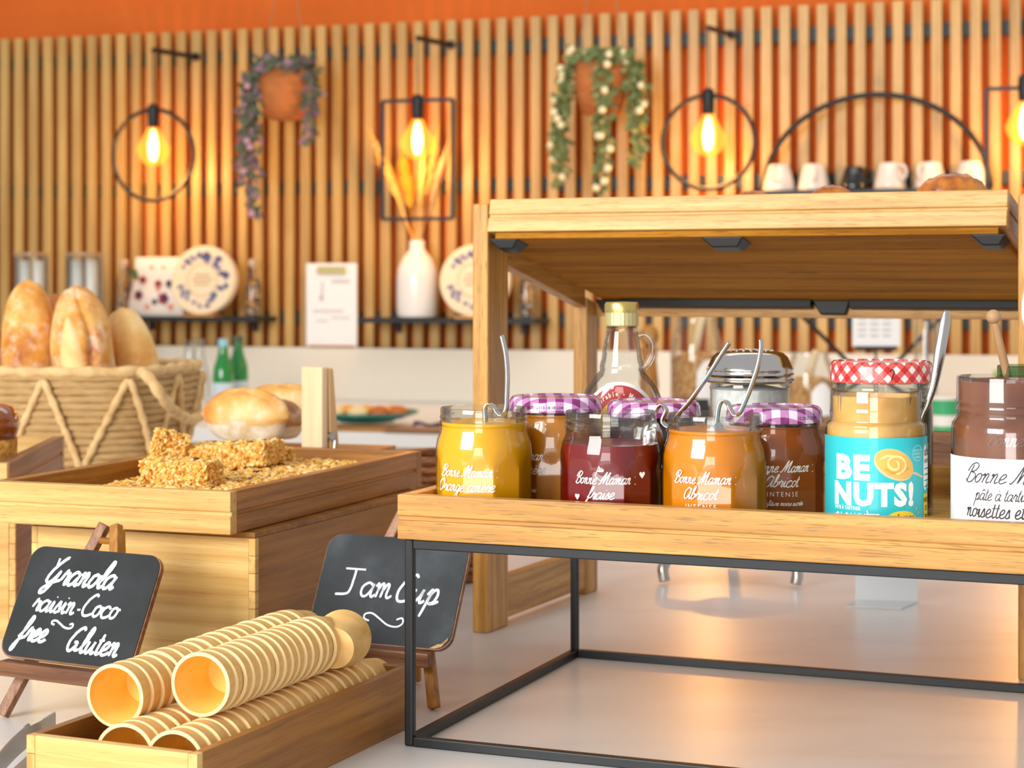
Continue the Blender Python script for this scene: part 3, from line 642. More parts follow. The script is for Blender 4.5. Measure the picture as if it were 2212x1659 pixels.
# ------------------------------------------------------------------ wooden trays
underw = wood('shaded_plank', (186,126,40), (140,88,20), 0, coat=0, rough=.8); underw.node_tree.nodes['Principled BSDF'].inputs['Specular IOR Level'].default_value = .15  # underside shade put into the plank colour; same wood as the tray
def rad(d): return math.radians(d)
def rail(axis, L, prof, mats):          # prof in (depth, z); runs along axis from 0 to L
    mb = MB(); k = len(prof)
    vs = [((t, p[0], p[1]) if axis == 0 else (p[0], t, p[1])) for t in (0, L) for p in prof]
    fs = [(i, (i+1) % k, k+(i+1) % k, k+i) for i in range(k)]
    if axis == 0: fs = [tuple(reversed(f)) for f in fs]
    c0, c1 = tuple(range(k)), tuple(range(2*k-1, k-1, -1))
    fs += ([c0, c1] if axis == 0 else [tuple(reversed(c0)), tuple(reversed(c1))])
    mb.add(vs, fs); return mb
def tray(name, label, L, D, Hh, loc, rz, rx=0, wt=.012, woods=None, side=None, group=None, floor_m=None, planks=False, back=None):
    woods = woods or oak; side = side or woods
    T = thing(name, label, 'tray', loc, rz, rx, group=group)
    g0, g1, gd = Hh*.43, Hh*.53, .0022
    pr = [(0,0),(wt,0),(wt,Hh),(0,Hh),(0,g1),(gd,g1),(gd,g0),(0,g0)]
    def xf(o, m): o.data.transform(m); return o
    o = rail(0, L, pr, None).build('front_rail', woods[0], T, bevel=.0009)
    o = rail(0, L, pr, None).build('back_rail', back or woods[0], T, bevel=.0009); xf(o, Matrix.Translation((L,D,0)) @ Matrix.Rotation(PI,4,'Z'))
    o = rail(1, D-2*wt, pr, None).build('side_rail', side[1], T, bevel=.0009); xf(o, Matrix.Translation((0,wt,0)))
    o = rail(1, D-2*wt, pr, None).build('side_rail', side[1], T, bevel=.0009); xf(o, Matrix.Translation((L,D-wt,0)) @ Matrix.Rotation(PI,4,'Z'))
    if planks:
        n = 6; w_ = (D-.008)/n
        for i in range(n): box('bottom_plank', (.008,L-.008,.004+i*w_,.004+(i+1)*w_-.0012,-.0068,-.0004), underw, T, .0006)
        box('tray_floor', (wt,L-wt,wt,D-wt,.0002,.005), oak[0], T, .0)
    else: box('tray_floor', (wt,L-wt,wt,D-wt,.001,.0065), floor_m or oakp[0], T, 0)
    return T
def corner_joint(L_, x0, x1, y0, y1, z0, z1, n, mats, parent):   # finger joint ends showing in the corner
    h = (z1-z0)/n
    for i in range(n): box('finger_joint', (x0,x1,y0,y1,z0+i*h+.0002,z0+(i+1)*h-.0002), mats[i % 2], parent, .0003)

# jar stand: black wire frame and oak tray
S1o = Vector((-.0905, 1.495, 0)); S1r = -22.0
cu, su = math.cos(math.radians(22)), math.sin(math.radians(22))
def S1(x, y, z=0): return S1o+Vector((x*cu+y*su, -x*su+y*cu, z))
def s1at(px, d):                        # local x at depth d seen at column px
    a = (px-CX)/F; return (a*(S1o.y+d*cu)-S1o.x-d*su)/(cu+a*su)
FR = thing('wire_riser', 'black square wire riser frame under the jam jar tray', 'stand', S1o, S1r)
b_ = .0076; Lf, Df, Zf = .60, .392, .1633
for (x, y, nm) in ((.004,.004,'leg'),(.004,Df-.01,'leg'),(Lf-.01,.004,'leg'),(Lf-.01,Df-.01,'leg')):
    box(nm, (x,x+b_,y,y+b_,0,Zf), black, FR, .0018)
for z in (0, Zf-b_):
    for y in (.004, Df-.01): box('long_bar', (.004+b_,Lf-.01,y,y+b_,z,z+b_), black, FR, .0009)
    for x in (.004, Lf-.01): box('side_bar', (x,x+b_,.004+b_,Df-.01,z,z+b_), black, FR, .0009)
tray('wooden_tray', 'oak tray full of jam jars standing on the black wire riser', .605, .392, .0352, S1(0,0,.1637), S1r, group='oak display trays')
TF = .1637+.0065

# tilted upper stand
S2o = Vector((-.0415, 1.978, 0)); S2r = -25.0
c2, s2 = math.cos(math.radians(25)), math.sin(math.radians(25))
def S2(x, y, z=0): return S2o+Vector((x*c2+y*s2, -x*s2+y*c2, z))
ST = thing('oak_stand', 'tall oak frame stand holding the tilted upper tray', 'stand', S2o, S2r)
for x in (0, .558):
    def post(y0, y1, z1, ch):
        m = MB(); m.add([(x,y0,0),(x+.018,y0,0),(x+.018,y1,0),(x,y1,0),(x,y0,z1),(x+.018,y0,z1),(x+.018,y1,z1-ch),(x,y1,z1-ch)], [(3,2,1,0),(4,5,6,7),(0,1,5,4),(1,2,6,5),(2,3,7,6),(3,0,4,7)])
        return m.build('post', oak[2], ST, bevel=.002)
    post(0, .051, .447, .012); post(.267, .30, .347, .008)
    m = MB(); m.add([(x+.002,.0515,.383),(x+.016,.0515,.383),(x+.016,.2665,.335),(x+.002,.2665,.335),(x+.002,.0515,.407),(x+.016,.0515,.407),(x+.016,.2665,.358),(x+.002,.2665,.358)], [(3,2,1,0),(4,5,6,7),(0,1,5,4),(1,2,6,5),(2,3,7,6),(3,0,4,7)])
    m.build('side_beam', oak[1], ST, bevel=.001)
    box('base_beam', (x+.002,x+.016,.0515,.2665,.008,.052), oak[1], ST, .001)
box('rear_rail', (.0185,.5575,.292,.306,.3245,.339), oak[0], ST, .001)
box('cross_rail', (.0185,.5575,.052,.064,.176,.2215), walnut[0], ST, .001)
UT = tray('wooden_tray', 'tilted upper oak tray seen from below above the jam jars', .529, .392, .0345, S2(.020,-.006,.4174), S2r, -12.7, woods=oakp, side=oak, group='oak display trays', planks=True)
def wedge(parent, x0, x1, y0, y1, z0, z1, sl, nm='rubber_foot'):
    m = MB(); m.add([(x0,y0,z1),(x1,y0,z1),(x1,y1,z1),(x0,y1,z1),(x0+sl,y0+.004,z0),(x1-sl*.6,y0+.004,z0),(x1-sl*.6,y1-.006,z0),(x0+sl,y1-.006,z0)], [(0,1,2,3),(7,6,5,4),(4,5,1,0),(5,6,2,1),(6,7,3,2),(7,4,0,3)])
    m.build(nm, blackp, parent, bevel=.0012)
for x0, x1 in ((.0,.034),(.232,.276),(.495,.528)): wedge(UT, x0, x1, .004, .034, -.0165, -.0069, .011)
for x0, x1 in ((.0,.034),(.262,.305)): wedge(UT, x0, x1, .300, .335, -.022, -.0069, .009)
box('tray_brace', (.034,.262,.296,.318,-.016,-.0069), black, UT, .001)
box('tray_brace', (.305,.529,.296,.318,-.016,-.0069), black, UT, .001)
q = MB(); fontmesh(q, 'CRASTER', lambda a, b: (a, .165-b, -.0071), .008, .29, 0, True, step=0)
q.build('burnt_mark', mat('burnt_brown', (104,66,26), .8), UT)

# croissants on the upper tray
cr_m = noisecol('croissant_crust', [(124,58,10),(190,106,26),(218,146,50)], 60, .4, .5, .002, coat=.3)
def croissant(px, Yl, ztop, s, lab, ridge=7):
    base = P(px, 400, Yl); zb = ztop-.05*s
    C = MB(); n = 22; m = 14; vs = []; fs = []
    for j in range(n+1):
        u = j/n; a = (u-.5)*2.5; r = .024*s*math.sin(PI*min(max(u,.03),.97))**.7*(1+.14*abs(math.sin(u*PI*ridge)))
        c = Vector((.034*s*math.sin(a)*1.25, .03*s*(1-math.cos(a)), 0))
        t = Vector((math.cos(a), math.sin(a), 0)); nn = Vector((-t.y, t.x, 0))
        for i in range(m): th = 2*PI*i/m; vs.append(c+nn*r*math.cos(th)+Vector((0,0,1))*r*1.05*math.sin(th))
    for j in range(n):
        for i in range(m): fs.append((j*m+i, j*m+(i+1) % m, (j+1)*m+(i+1) % m, (j+1)*m+i))
    fs += [tuple(reversed(range(m))), tuple(n*m+i for i in range(m))]
    C.add(vs, fs); o = C.build('croissant', cr_m, None, smooth=60); o.location = (base.x, base.y, ztop-.026*s)
    tag(o, lab, 'croissant', 'croissants on the upper tray'); return o
for (px, Yl, zt, s, sl, lab, lab2) in [(2060,1.90,.4735,.80,1.1,'large croissant peeking highest over the right end of the upper tray','croissant underneath the one that peeks highest over the upper tray'),
        (1797,1.97,.4650,.52,.95,'croissant tip showing over the middle of the upper tray rim','croissant underneath the tip in the middle of the upper tray'),
        (1627,2.03,.4625,.48,.9,'croissant tip showing over the upper tray left of the cups','croissant underneath the tip left of the upturned cups'),
        (2012,1.985,.4610,.50,.9,'flat croissant end left of the large croissant','croissant underneath the flat croissant end')]:
    a = croissant(px, Yl, zt, s, lab); fl_z = S2(.02,-.006,.4174).z-math.tan(rad(12.7))*((Vector((a.location.x,a.location.y,0))-S2(.02,-.006)).dot(Vector((s2,c2,0))))+.005
    b = croissant(px, Yl+.004, max(fl_z+.052*sl+.002, zt-.052*s+.004), sl, lab2); b.rotation_euler = (0,0,2.2)
# ------------------------------------------------------------------ granola tray, box, left crate and tray, cake
GB = thing('bamboo_box', 'pale bamboo box carrying the granola tray', 'box', (-.4446,1.7565,0), -22)
w_, d_, h_ = .236, .37, .1452
box('front_panel', (.0065,w_-.0065,0,.010,0,h_-.005), bamboo[0], GB, .0006)
box('back_panel', (.0065,w_-.0065,d_-.01,d_,0,h_-.005), bamboo[0], GB, .0006)
box('side_panel', (0,.0063,.0065,d_,0,h_-.005), bamboo[1], GB, .0006)
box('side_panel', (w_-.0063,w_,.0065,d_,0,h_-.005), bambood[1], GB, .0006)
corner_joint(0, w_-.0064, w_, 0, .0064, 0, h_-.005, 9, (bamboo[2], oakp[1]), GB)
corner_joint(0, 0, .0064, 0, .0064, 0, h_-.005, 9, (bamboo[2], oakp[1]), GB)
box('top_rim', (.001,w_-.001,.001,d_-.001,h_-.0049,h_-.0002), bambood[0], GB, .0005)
GT = tray('wooden_tray', 'brown oak tray of granola on the bamboo box', .25, .42, .0375, (-.479,1.739,h_+.0003), -20.6, woods=oakp, side=teak, group='oak display trays', floor_m=teak[0], back=teak[0])  # browner side rails: their shade is put into the wood colour
cg, sg = math.cos(math.radians(20.6)), math.sin(math.radians(20.6))
def GTw(x, y, z=0): return Vector((-.479+x*cg+y*sg, 1.739-x*sg+y*cg, z))
flake = [mat('oat_golden', (238,188,88), .6), mat('oat_toasted', (212,142,42), .6), mat('oat_pale', (248,216,144), .6)]
raisin = mat('raisin_brown', (92,38,22), .35)
gcore = noisecol('granola_core', [(190,116,44),(232,168,84)], 120, .8, .8, .003)
def granola(name, label, w, d, h, loc, rz, n, ry=0, rx=0, lump=.0, nr=0, cat='granola'):
    T = thing(name, label, cat, loc, rz, rx, ry, group='granola slabs in the brown tray')
    c = MB(); nx, ny = max(4,int(w/.006)), max(3,int(d/.006))
    def top(x, y): return h*(1-lump*.5*(abs(x/w)**3+abs(y/d)**3)*2)+.0022*mnoise.noise(Vector((x*110,y*110,loc[2]*50)))
    vs = []; 
    for zz in (0, 1):
        for j in range(ny+1):
            for i in range(nx+1):
                x = -w/2+w*i/nx; y = -d/2+d*j/ny
                vs.append((x*(.97 if zz else 1), y*(.97 if zz else 1), top(x,y)*.93 if zz else 0))
    W = nx+1; N1 = W*(ny+1); fs = []
    for j in range(ny):
        for i in range(nx):
            a = j*W+i; fs.append((a, a+W, a+W+1, a+1)); fs.append((N1+a, N1+a+1, N1+a+W+1, N1+a+W))
    for i in range(nx): fs.append((i, i+1, N1+i+1, N1+i)); a = ny*W+i; fs.append((a+1, a, N1+a, N1+a+1))
    for j in range(ny): a = j*W; fs.append((a+W, a, N1+a, N1+a+W)); a = j*W+nx; fs.append((a, a+W, N1+a+W, N1+a))
    c.add(vs, fs); c.build('granola_core', gcore, T, smooth=50)
    f = MB()
    A_top = w*d; A_s = 2*h*(w+d)
    for i in range(n):
        if random.random() < A_top/(A_top+A_s*1.2):
            x, y = random.uniform(-w/2,w/2), random.uniform(-d/2,d/2); p = Vector((x,y,top(x,y)-.0006+random.uniform(0,.0012))); tilt = random.uniform(0,.8)
        else:
            e = random.choice((0,0,1,2)); z = random.uniform(.001,h*.97)
            if e == 0: p = Vector((random.uniform(-w/2,w/2), -d/2-random.uniform(-.0005,.0015), z))
            elif e == 1: p = Vector((w/2, random.uniform(-d/2,d/2), z))
            else: p = Vector((-w/2, random.uniform(-d/2,d/2), z))
            tilt = random.uniform(.6,2)
        R = Matrix.Rotation(random.uniform(0,2*PI),3,'Z') @ Matrix.Rotation(tilt,3,'X') @ Matrix.Rotation(random.uniform(-.6,.6),3,'Y')
        s = random.uniform(.7,1.5)
        f.blob(p, (.0030*s,.0021*s,.0009*s), 6, 4, .25, R, m=random.choice((0,0,0,1,2,2)))
    f.build('oat_flakes', flake, T)['kind'] = 'stuff'
    for i in range(nr):
        x, y = random.uniform(-w*.42,w*.42), random.uniform(-d*.42,d*.42)
        m = MB(); m.blob((x,y,top(x,y)+.0006), (.0050,.0036,.0018), 8, 5, .15, Matrix.Rotation(random.uniform(0,3),3,'Z')); m.build('raisin', raisin, T, smooth=1)
    return T
random.seed(21)
zf = h_+.0003+.0066
granola('granola_slab', 'flat uncut granola slab covering the brown tray', .168, .34, .0215, GTw(.151,.205,zf), -20.6, 4200, lump=.06, nr=15)
zt_ = zf+.0222
gl = G(388, 1046, zt_); granola('granola_chunk', 'long broken granola bar at the front of the slab', .071, .03, .021, gl+Vector((0,.012,0)), -24, 950, lump=.15, nr=2)
gl = G(352, 1012, zt_); granola('granola_chunk', 'granola piece standing on edge behind the long bar', .032, .024, .037, gl+Vector((-.002,.016,.0)), 10, 620, ry=16, lump=.4, nr=1)
gl = G(490, 1012, zt_); granola('granola_chunk', 'large thick granola piece at the middle of the slab', .096, .055, .023, gl+Vector((0,.03,.0)), -16, 1900, ry=-4, lump=.3, nr=5)
gl = G(590, 1000, zt_); granola('granola_chunk', 'small granola crumb right of the large thick piece', .022, .022, .014, gl+Vector((.004,.016,.0)), 30, 260, lump=.5)

CRt = thing('bamboo_crate', 'tall bamboo crate at the left edge of the photo', 'crate', (-.509-.27,1.93,0), 3.7)
box('front_panel', (0,.2635,0,.01,0,.1452), bamboo[0], CRt, .0006)
box('side_panel', (.264,.27,.0065,.3,0,.1452), walnut[1], CRt, .0006)  # darker wood on this side: its shade is put into the colour
box('side_panel', (0,.006,.0105,.3,0,.1452), bamboo[1], CRt, .0006)
box('back_panel', (.0065,.2635,.29,.3,0,.1452), bamboo[0], CRt, .0006)
corner_joint(0, .2638, .27, 0, .0062, 0, .145, 9, (oakp[1], bamboo[2]), CRt)
LT = tray('wooden_tray', 'brown tray lined with white paper holding the cake at the left edge', .27, .337, .0375, (-.5069-.2694,1.9065-.0174,.1457), 3.7, woods=oakp, side=walnut, group='oak display trays', floor_m=teak[0])  # walnut side rails carry the shade of the sides in their colour
o = MB().box(.014,.256,.014,.322,.0072,.0082).build('paper_liner', mat('liner_paper', (236,238,244), .6), LT)
ck = thing('cake', 'glazed golden brown cake cut by the left edge of the photo', 'cake', P(-70, 1000, 2.01)*1, 0); ck.location.z = .1457+.0086
cm = MB(); K = [(.046,0),(.049,.01),(.05,.03),(.051,.045)]
cm.lathe(K, 40, rf=lambda a, z: 1+.025*math.sin(a*9+z*200)+.015*math.sin(a*23)).build('cake_crumb', noisecol('cake_crumb', [(172,108,36),(222,160,66),(238,190,100)], 130, .9, .9, .004), ck, smooth=1)
MB().lathe([(.0505,.0445),(.054,.055),(.054,.068),(.047,.079),(.03,.083),(.001,.084)], 40, rf=lambda a, z: 1+.02*math.sin(a*6), cap1=False).build('glazed_top', noisecol('caramel_glaze', [(120,54,12),(186,98,30)], 25, .15, .2, .002, coat=.8), ck, smooth=1)

# ------------------------------------------------------------------ bread basket and loaves
bm_ = [noisecol('palm_straw', [(186,142,82),(222,182,122),(240,208,152)], 22, .75, .8, .004, (2,2,60)), noisecol('palm_straw_light', [(210,168,108),(240,206,150)], 60, .75, .5, .003)]
BK = thing('bread_basket', 'large woven straw basket holding upright baguettes', 'basket', (-.713,2.832,.0012), -10.2)
def bsz(z): u = z/.233; return (.203+.024*u, .133+.024*u)
def bpt(a, z, off=0):
    hx, hy = bsz(z); n = 4.2; c, s = math.cos(a), math.sin(a)
    r = (abs(c/(hx+off))**n+abs(s/(hy+off))**n)**(-1/n); return Vector((r*c, r*s, z))
nco = 23; zz = [.233*(i+.5)/nco for i in range(nco)]
for i, z in enumerate(zz):
    pts = [bpt(2*PI*j/96, z+.0006*math.sin(j*.9+i*2)) for j in range(96)]
    MB().tube(pts, .0056, 6, close=True).build('coil', bm_[0], BK, smooth=1)
box('basket_bottom', (-.19,.19,-.12,.12,.0,.006), bm_[0], BK, 0)
pts = [bpt(2*PI*j/120, .236, .001) for j in range(120)]
MB().tube(pts, [.0075+.0016*math.sin(j*1.57) for j in range(120)], 8, close=True).build('rim_braid', bm_[1], BK, smooth=1)
tab = [0]; 
for j in range(720): tab.append(tab[-1]+(bpt(2*PI*(j+1)/720, .12)-bpt(2*PI*j/720, .12)).length)
def arcpos(s):
    s %= tab[-1]
    for j in range(720):
        if tab[j+1] >= s: return 2*PI*(j+(s-tab[j])/(tab[j+1]-tab[j]))/720
pk_ = min(range(720), key=lambda j: abs(bpt(2*PI*j/720, .2).x-.082)+(10 if bpt(2*PI*j/720, .2).y > 0 else 0))
for k in range(-3, 6):
    for sg in (-1, 1):
        s0 = tab[pk_]+.110*k; pts = []
        for j in range(34):
            u = j/33; pts.append(bpt(arcpos(s0+sg*.092*u), .226-.220*u, .0065+(.003 if sg > 0 else 0)))
        MB().tube(pts, [.0036+.0028*abs(math.sin(j*.95)) for j in range(34)], 7, flat=(1,.8)).build('braid', bm_[1], BK, smooth=1)
M_ = Matrix.Translation((-.713,2.832,0)) @ Matrix.Rotation(math.radians(-10.2),4,'Z')
inv = M_.inverted()
hp = smoothpts([inv @ P(306,806,2.63), inv @ P(325,822,2.60), inv @ P(352,862,2.60), inv @ P(380,893,2.66), inv @ P(410,908,2.76), inv @ P(432,900,2.86)], 6)
MB().tube(hp, [.0078+.0010*math.sin(j*1.5) for j in range(len(hp))], 10).build('handle', bm_[1], BK, smooth=1)

def crust(name, c, floury=.5):
    m = mat(name, c[1], .6); nt = m.node_tree; b = nt.nodes['Principled BSDF']; N = nt.nodes.new; L = nt.links.new
    tc = N('ShaderNodeTexCoord'); n1 = N('ShaderNodeTexNoise'); n1.inputs['Scale'].default_value = 16; n1.inputs['Detail'].default_value = 4; L(tc.outputs['Object'], n1.inputs[0])
    cr = N('ShaderNodeValToRGB'); e = cr.color_ramp.elements; e[0].position = .33; e[0].color = srgb(c[0]); e[1].position = .66; e[1].color = srgb(c[2]); q = e.new(.5); q.color = srgb(c[1]); L(n1.outputs[0], cr.inputs[0])
    n2 = N('ShaderNodeTexNoise'); n2.inputs['Scale'].default_value = 38; n2.inputs['Detail'].default_value = 8; n2.inputs['Roughness'].default_value = .75; L(tc.outputs['Object'], n2.inputs[0])
    mr = N('ShaderNodeMapRange'); mr.inputs[1].default_value = .62-.2*floury; mr.inputs[2].default_value = .80-.12*floury; mr.inputs[4].default_value = .85; L(n2.outputs[0], mr.inputs[0])
    mx = N('ShaderNodeMix'); mx.data_type = 'RGBA'; mx.inputs[7].default_value = srgb((252,236,214)); L(mr.outputs[0], mx.inputs[0]); L(cr.outputs[0], mx.inputs[6]); L(mx.outputs[2], b.inputs['Base Color'])
    bp = N('ShaderNodeBump'); bp.inputs['Strength'].default_value = .5; bp.inputs['Distance'].default_value = .003; L(n2.outputs[0], bp.inputs['Height']); L(bp.outputs[0], b.inputs['Normal'])
    return m
cA = crust('baguette_crust', [(184,96,20),(230,158,62),(250,210,134)], .62)
cB = crust('pale_crust', [(222,150,66),(244,196,116),(252,226,170)], .35)
cS = crust('score_crust', [(236,180,96),(250,216,150),(254,236,190)], .1)
def baguette(tip, base, r, lab, m, seed, score=True, ang=-.25):
    random.seed(seed); tip, base = Vector(tip), Vector(base); T = thing('baguette', lab, 'bread', base, 0, group='baguettes standing in the straw basket')
    ax = tip-base; L = ax.length; M = ax.to_track_quat('Z','Y').to_matrix().to_4x4()
    f = MB(); n = 36; prof = []
    for j in range(41):
        u = j/40; q = min(1, (1-((u-.66)/.34)**2.2)**.5) if u > .66 else 1.0
        if u < .08: q *= .75+.25*u/.08
        prof.append((max(r*q,.001), u*L))
    def rf(a, z): 
        v = mnoise.noise(Vector((math.cos(a)*1.2+seed, math.sin(a)*1.2, z*16)))*.07
        d = math.atan2(math.sin(a-ang), math.cos(a-ang))     # score groove running down the front
        return (1+v-.20*math.exp(-((d-.42+.25*math.sin(z*26))/.11)**2)+.05*math.exp(-((d+.05)/.35)**2))
    f.lathe(prof, n*2, rf=rf, M=M, cap1=True).build('crust', m, T, smooth=1)
    if score:
        s = MB(); vs = []; fs = []; K = 26; Wd = 8
        for j in range(K+1):
            u = .12+.72*j/K; z = u*L; q = (1-((u-.66)/.34)**2.2)**.5 if u > .66 else 1
            hw = .42*math.sin(PI*min(1,(j+.8)/(K+1.2)))**.45*(1+.12*math.sin(z*70+seed))
            for i in range(Wd+1):
                a = ang-.05+hw*(i/Wd*2-1)+.25*math.sin(z*26)*0; e = 1-abs(i/Wd*2-1)**3
                rr = r*q*rf(a,z)*(1.0)+.0045*e-.001
                vs.append(M @ Vector((rr*math.sin(a), -rr*math.cos(a), z)))
        for j in range(K):
            for i in range(Wd): a = j*(Wd+1)+i; fs.append((a,a+1,a+Wd+2,a+Wd+1))
        s.add(vs, fs).build('score_ridge', cS, T, smooth=1)
    return T
baguette(P(62,603,2.74), P(66,1010,2.74), .0385, 'floury baguette with split crust at the far left of the basket', cA, 1, True, -.55)
baguette(P(163,616,2.70), P(205,1010,2.72), .0435, 'broad floury baguette in the middle of the basket', cA, 2, True, .75)
baguette(P(262,664,2.78), P(325,1010,2.80), .0370, 'shorter smooth golden baguette at the right of the basket', cB, 3, True, -.1)
baguette(P(118,634,2.84), P(126,1010,2.86), .0340, 'darker baguette mostly hidden behind the two left loaves', crust('brown_crust', [(150,76,26),(190,112,50),(214,150,80)], .1), 4, False)
baguette(P(-52,640,2.78), P(-50,1010,2.78), .0380, 'baguette almost fully cut off by the left edge', crust('red_brown_crust', [(170,90,40),(206,124,60),(226,160,90)], .2), 5, False)

# support crate, rolls and clothes peg behind the granola tray
o = thing('low_crate', 'wooden crate behind the granola tray under the bread rolls', 'crate', P(560,600,2.30)*1, -16); o.location.z = 0
box('crate_body', (-.13,.125,-.02,.135,0,.150), teak[0], o, .001); box('crate_lid', (-.132,.127,-.022,.137,.1502,.158), teak[0], o, .001)
flour_m = noisecol('floured_crust', [(214,176,120),(240,224,196),(250,242,226)], 40, .8, .5, .002, stops=[.3,.5,.62])
def roll(px, py, Y, rx, ry, rz, rot, lab, m, tilt=0):
    T = MB(); n = 30; mm = 18; vs = []; fs = []
    for j in range(1, mm):
        ph = -PI/2+PI*j/mm
        for i in range(n):
            a = 2*PI*i/n; c = math.cos(ph)**.7; v = 1+.05*mnoise.noise(Vector((math.cos(a)*1.5+px, math.sin(a)*1.5, math.sin(ph)*2)))
            p = Vector((rx*c*math.cos(a)*v, ry*c*math.sin(a)*v, rz*math.sin(ph)*v)); q_ = p.z/rz; k_ = 1+.05*math.exp(-((q_-.08+.06*math.sin(5*a))/.12)**2)-.06*(q_ < 0); p.x *= k_; p.y *= k_; p.z -= .006*math.exp(-((p.y+.004)/.007)**2)*(1 if p.z > 0 else 0)
            p.z = max(p.z, -rz*.8); vs.append(p)
    vs += [Vector((0,0,-rz*.8)), Vector((0,0,rz))]; b0 = len(vs)-2
    for j in range(mm-2):
        for i in range(n): fs.append((j*n+i, j*n+(i+1) % n, (j+1)*n+(i+1) % n, (j+1)*n+i))
    for i in range(n): fs.append((b0, (i+1) % n, i)); fs.append((b0+1, (mm-2)*n+i, (mm-2)*n+(i+1) % n))
    T.add(vs, fs); T.mi = [1 if sum(vs[i_].z for i_ in f_)/len(f_) < -.1*rz+.12*rz*math.sin(3*math.atan2(vs[f_[0]].y, vs[f_[0]].x)) else 0 for f_ in fs]; o = T.build('bread_roll', [m, flour_m], None, smooth=1); o.location = P(px,py,Y); o.rotation_euler = (tilt,0,math.radians(rot)); tag(o, lab, 'bread', 'bread rolls behind the granola tray'); return o
cR = crust('roll_crust', [(214,128,42),(240,178,88),(250,220,160)], .42)
cBr = crust('dark_roll_crust', [(150,92,44),(190,136,84),(216,170,116)], .3)
roll(530, 900, 2.26, .062, .026, .034, -30, 'floury roll at the front left of the three rolls', cR, .15)
roll(598, 908, 2.31, .052, .022, .026, -52, 'brown roll half hidden right of the floury one', cBr, .1)
roll(612, 880, 2.40, .060, .028, .030, -20, 'golden roll at the back beside the clothes peg', cR, .05)
CP = thing('clothes_peg', 'large pale wooden clothes peg standing behind the granola tray', 'peg', P(650,990,2.13), -38); CP.location.z = .1585
box('peg_half', (0,.032,0,.0105,0,.1115), palew, CP, .002)
m = MB(); m.add([(0,.0145,0),(.032,.0145,0),(.032,.031,0),(0,.031,0),(0,.0115,.11),(.032,.0115,.11),(.032,.019,.11),(0,.019,.11)], [(3,2,1,0),(4,5,6,7),(0,1,5,4),(1,2,6,5),(2,3,7,6),(3,0,4,7)]); m.build('peg_half', wood('peg_beech', (226,190,138), (200,160,108), 2, pore=.1), CP, bevel=.0015)
MB().tube([(-.002,.0135,.034),(.036,.0135,.034)], .0045, 12).build('spring', steelr, CP, smooth=50)
MB().tube([(.034,.0135,.038),(.0345,.019,.030),(.034,.016,.004)], .0013, 6).build('spring_arm', steelr, CP)
o = thing('wicker_basket', 'brown wicker basket between the granola tray and the jam jars', 'basket', P(948,600,2.34)*1, 0); o.location.z = 0
wk = noisecol('brown_wicker', [(84,44,20),(150,92,48),(190,130,76)], 60, .6, .7, .004, (1,1,4))
for i in range(15): MB().tube([((.058+.0006*i)*math.cos(2*PI*j/40), (.058+.0006*i)*math.sin(2*PI*j/40), .006+.0102*i) for j in range(40)], .0056, 6, close=True).build('wicker_coil', wk, o, smooth=1)

# ------------------------------------------------------------------ acrylic holder and chrome stand under the riser
A = thing('label_holder', 'frosted acrylic label holder on the counter behind the wire riser', 'holder', G(1915,1300), -8)
fr = mat('frosted_acrylic', (226,232,236), .3, coat=.3)
box('upright', (-.035,.035,0,.0015,0,.085), fr, A, .0004); 
m = MB(); m.add([(-.035,0,.0002),(.035,0,.0002),(.013,-.05,.0002),(-.048,-.045,.0002),(-.035,0,.0016),(.035,0,.0016),(.013,-.05,.0016),(-.048,-.045,.0016)], [(0,1,2,3),(7,6,5,4),(4,5,1,0),(5,6,2,1),(6,7,3,2),(7,4,0,3)]); m.build('foot_plate', fr, A)
A = thing('chrome_stand', 'chrome footed stand behind the wire riser with only its feet visible', 'stand', (.266,2.31,0), -8)
for s in (-1, 1):
    MB().tube(smoothpts([(s*.078,-.035,.004),(s*.08,-.033,.02),(s*.07,-.02,.034),(s*.045,.01,.042),(s*.02,.03,.044)],5), [.008]*6+[.0075]*6+[.005]*20 if False else .0068, 10).build('curved_leg', steelr, A, smooth=1)
MB().lathe([(.045,.043),(.05,.046),(.05,.05),(.045,.052)], 28, (0,.03,0)).build('stand_top', steelr, A, smooth=50)
MB().tube(smoothpts([(0,.07,.043),(0,.1,.03),(0,.11,.004)],5), .0068, 10).build('curved_leg', steelr, A, smooth=1)

# ------------------------------------------------------------------ jam jars
NF = 10; FA = math.radians(-6)
def facet(R):
    def rf(a, z):
        t = (a-FA+PI/NF) % (2*PI/NF)-PI/NF; k = math.cos(PI/NF)/math.cos(t)
        b = 1 if z < .05 else max(0, 1-(z-.05)/.009); return 1+(k-1)*b*(1 if z > .003 else 1)
    return rf
def jar_prof(R, Hj):
    s = Hj-.095; return [(R*.86,0),(R*.97,.0015),(R,.005)]+[(R,.005+.006*i) for i in range(1,10)]+[(R*.995,.064+s),(R*.965,.070+s),(R*.915,.0750+s),(R*.90,.0775+s),(R*.90,.0805+s),(R*.925,.0820+s),(R*.925,.0832+s),(R*.90,.0845+s),(R*.90,.0862+s),(R*.918,.0875+s),(R*.9,.0890+s),(R*.9,.0935+s),(R*.885,.095+s),(R*.86,.0945+s),(R*.86,.080+s)]
def jam_mat(name, c, sss=.35): return mat(name, c, .35, coat=.35, spec=.3, sss=.0, coatr=.03)
print_clean = mat('jar_white_print', (255,252,246), .5)
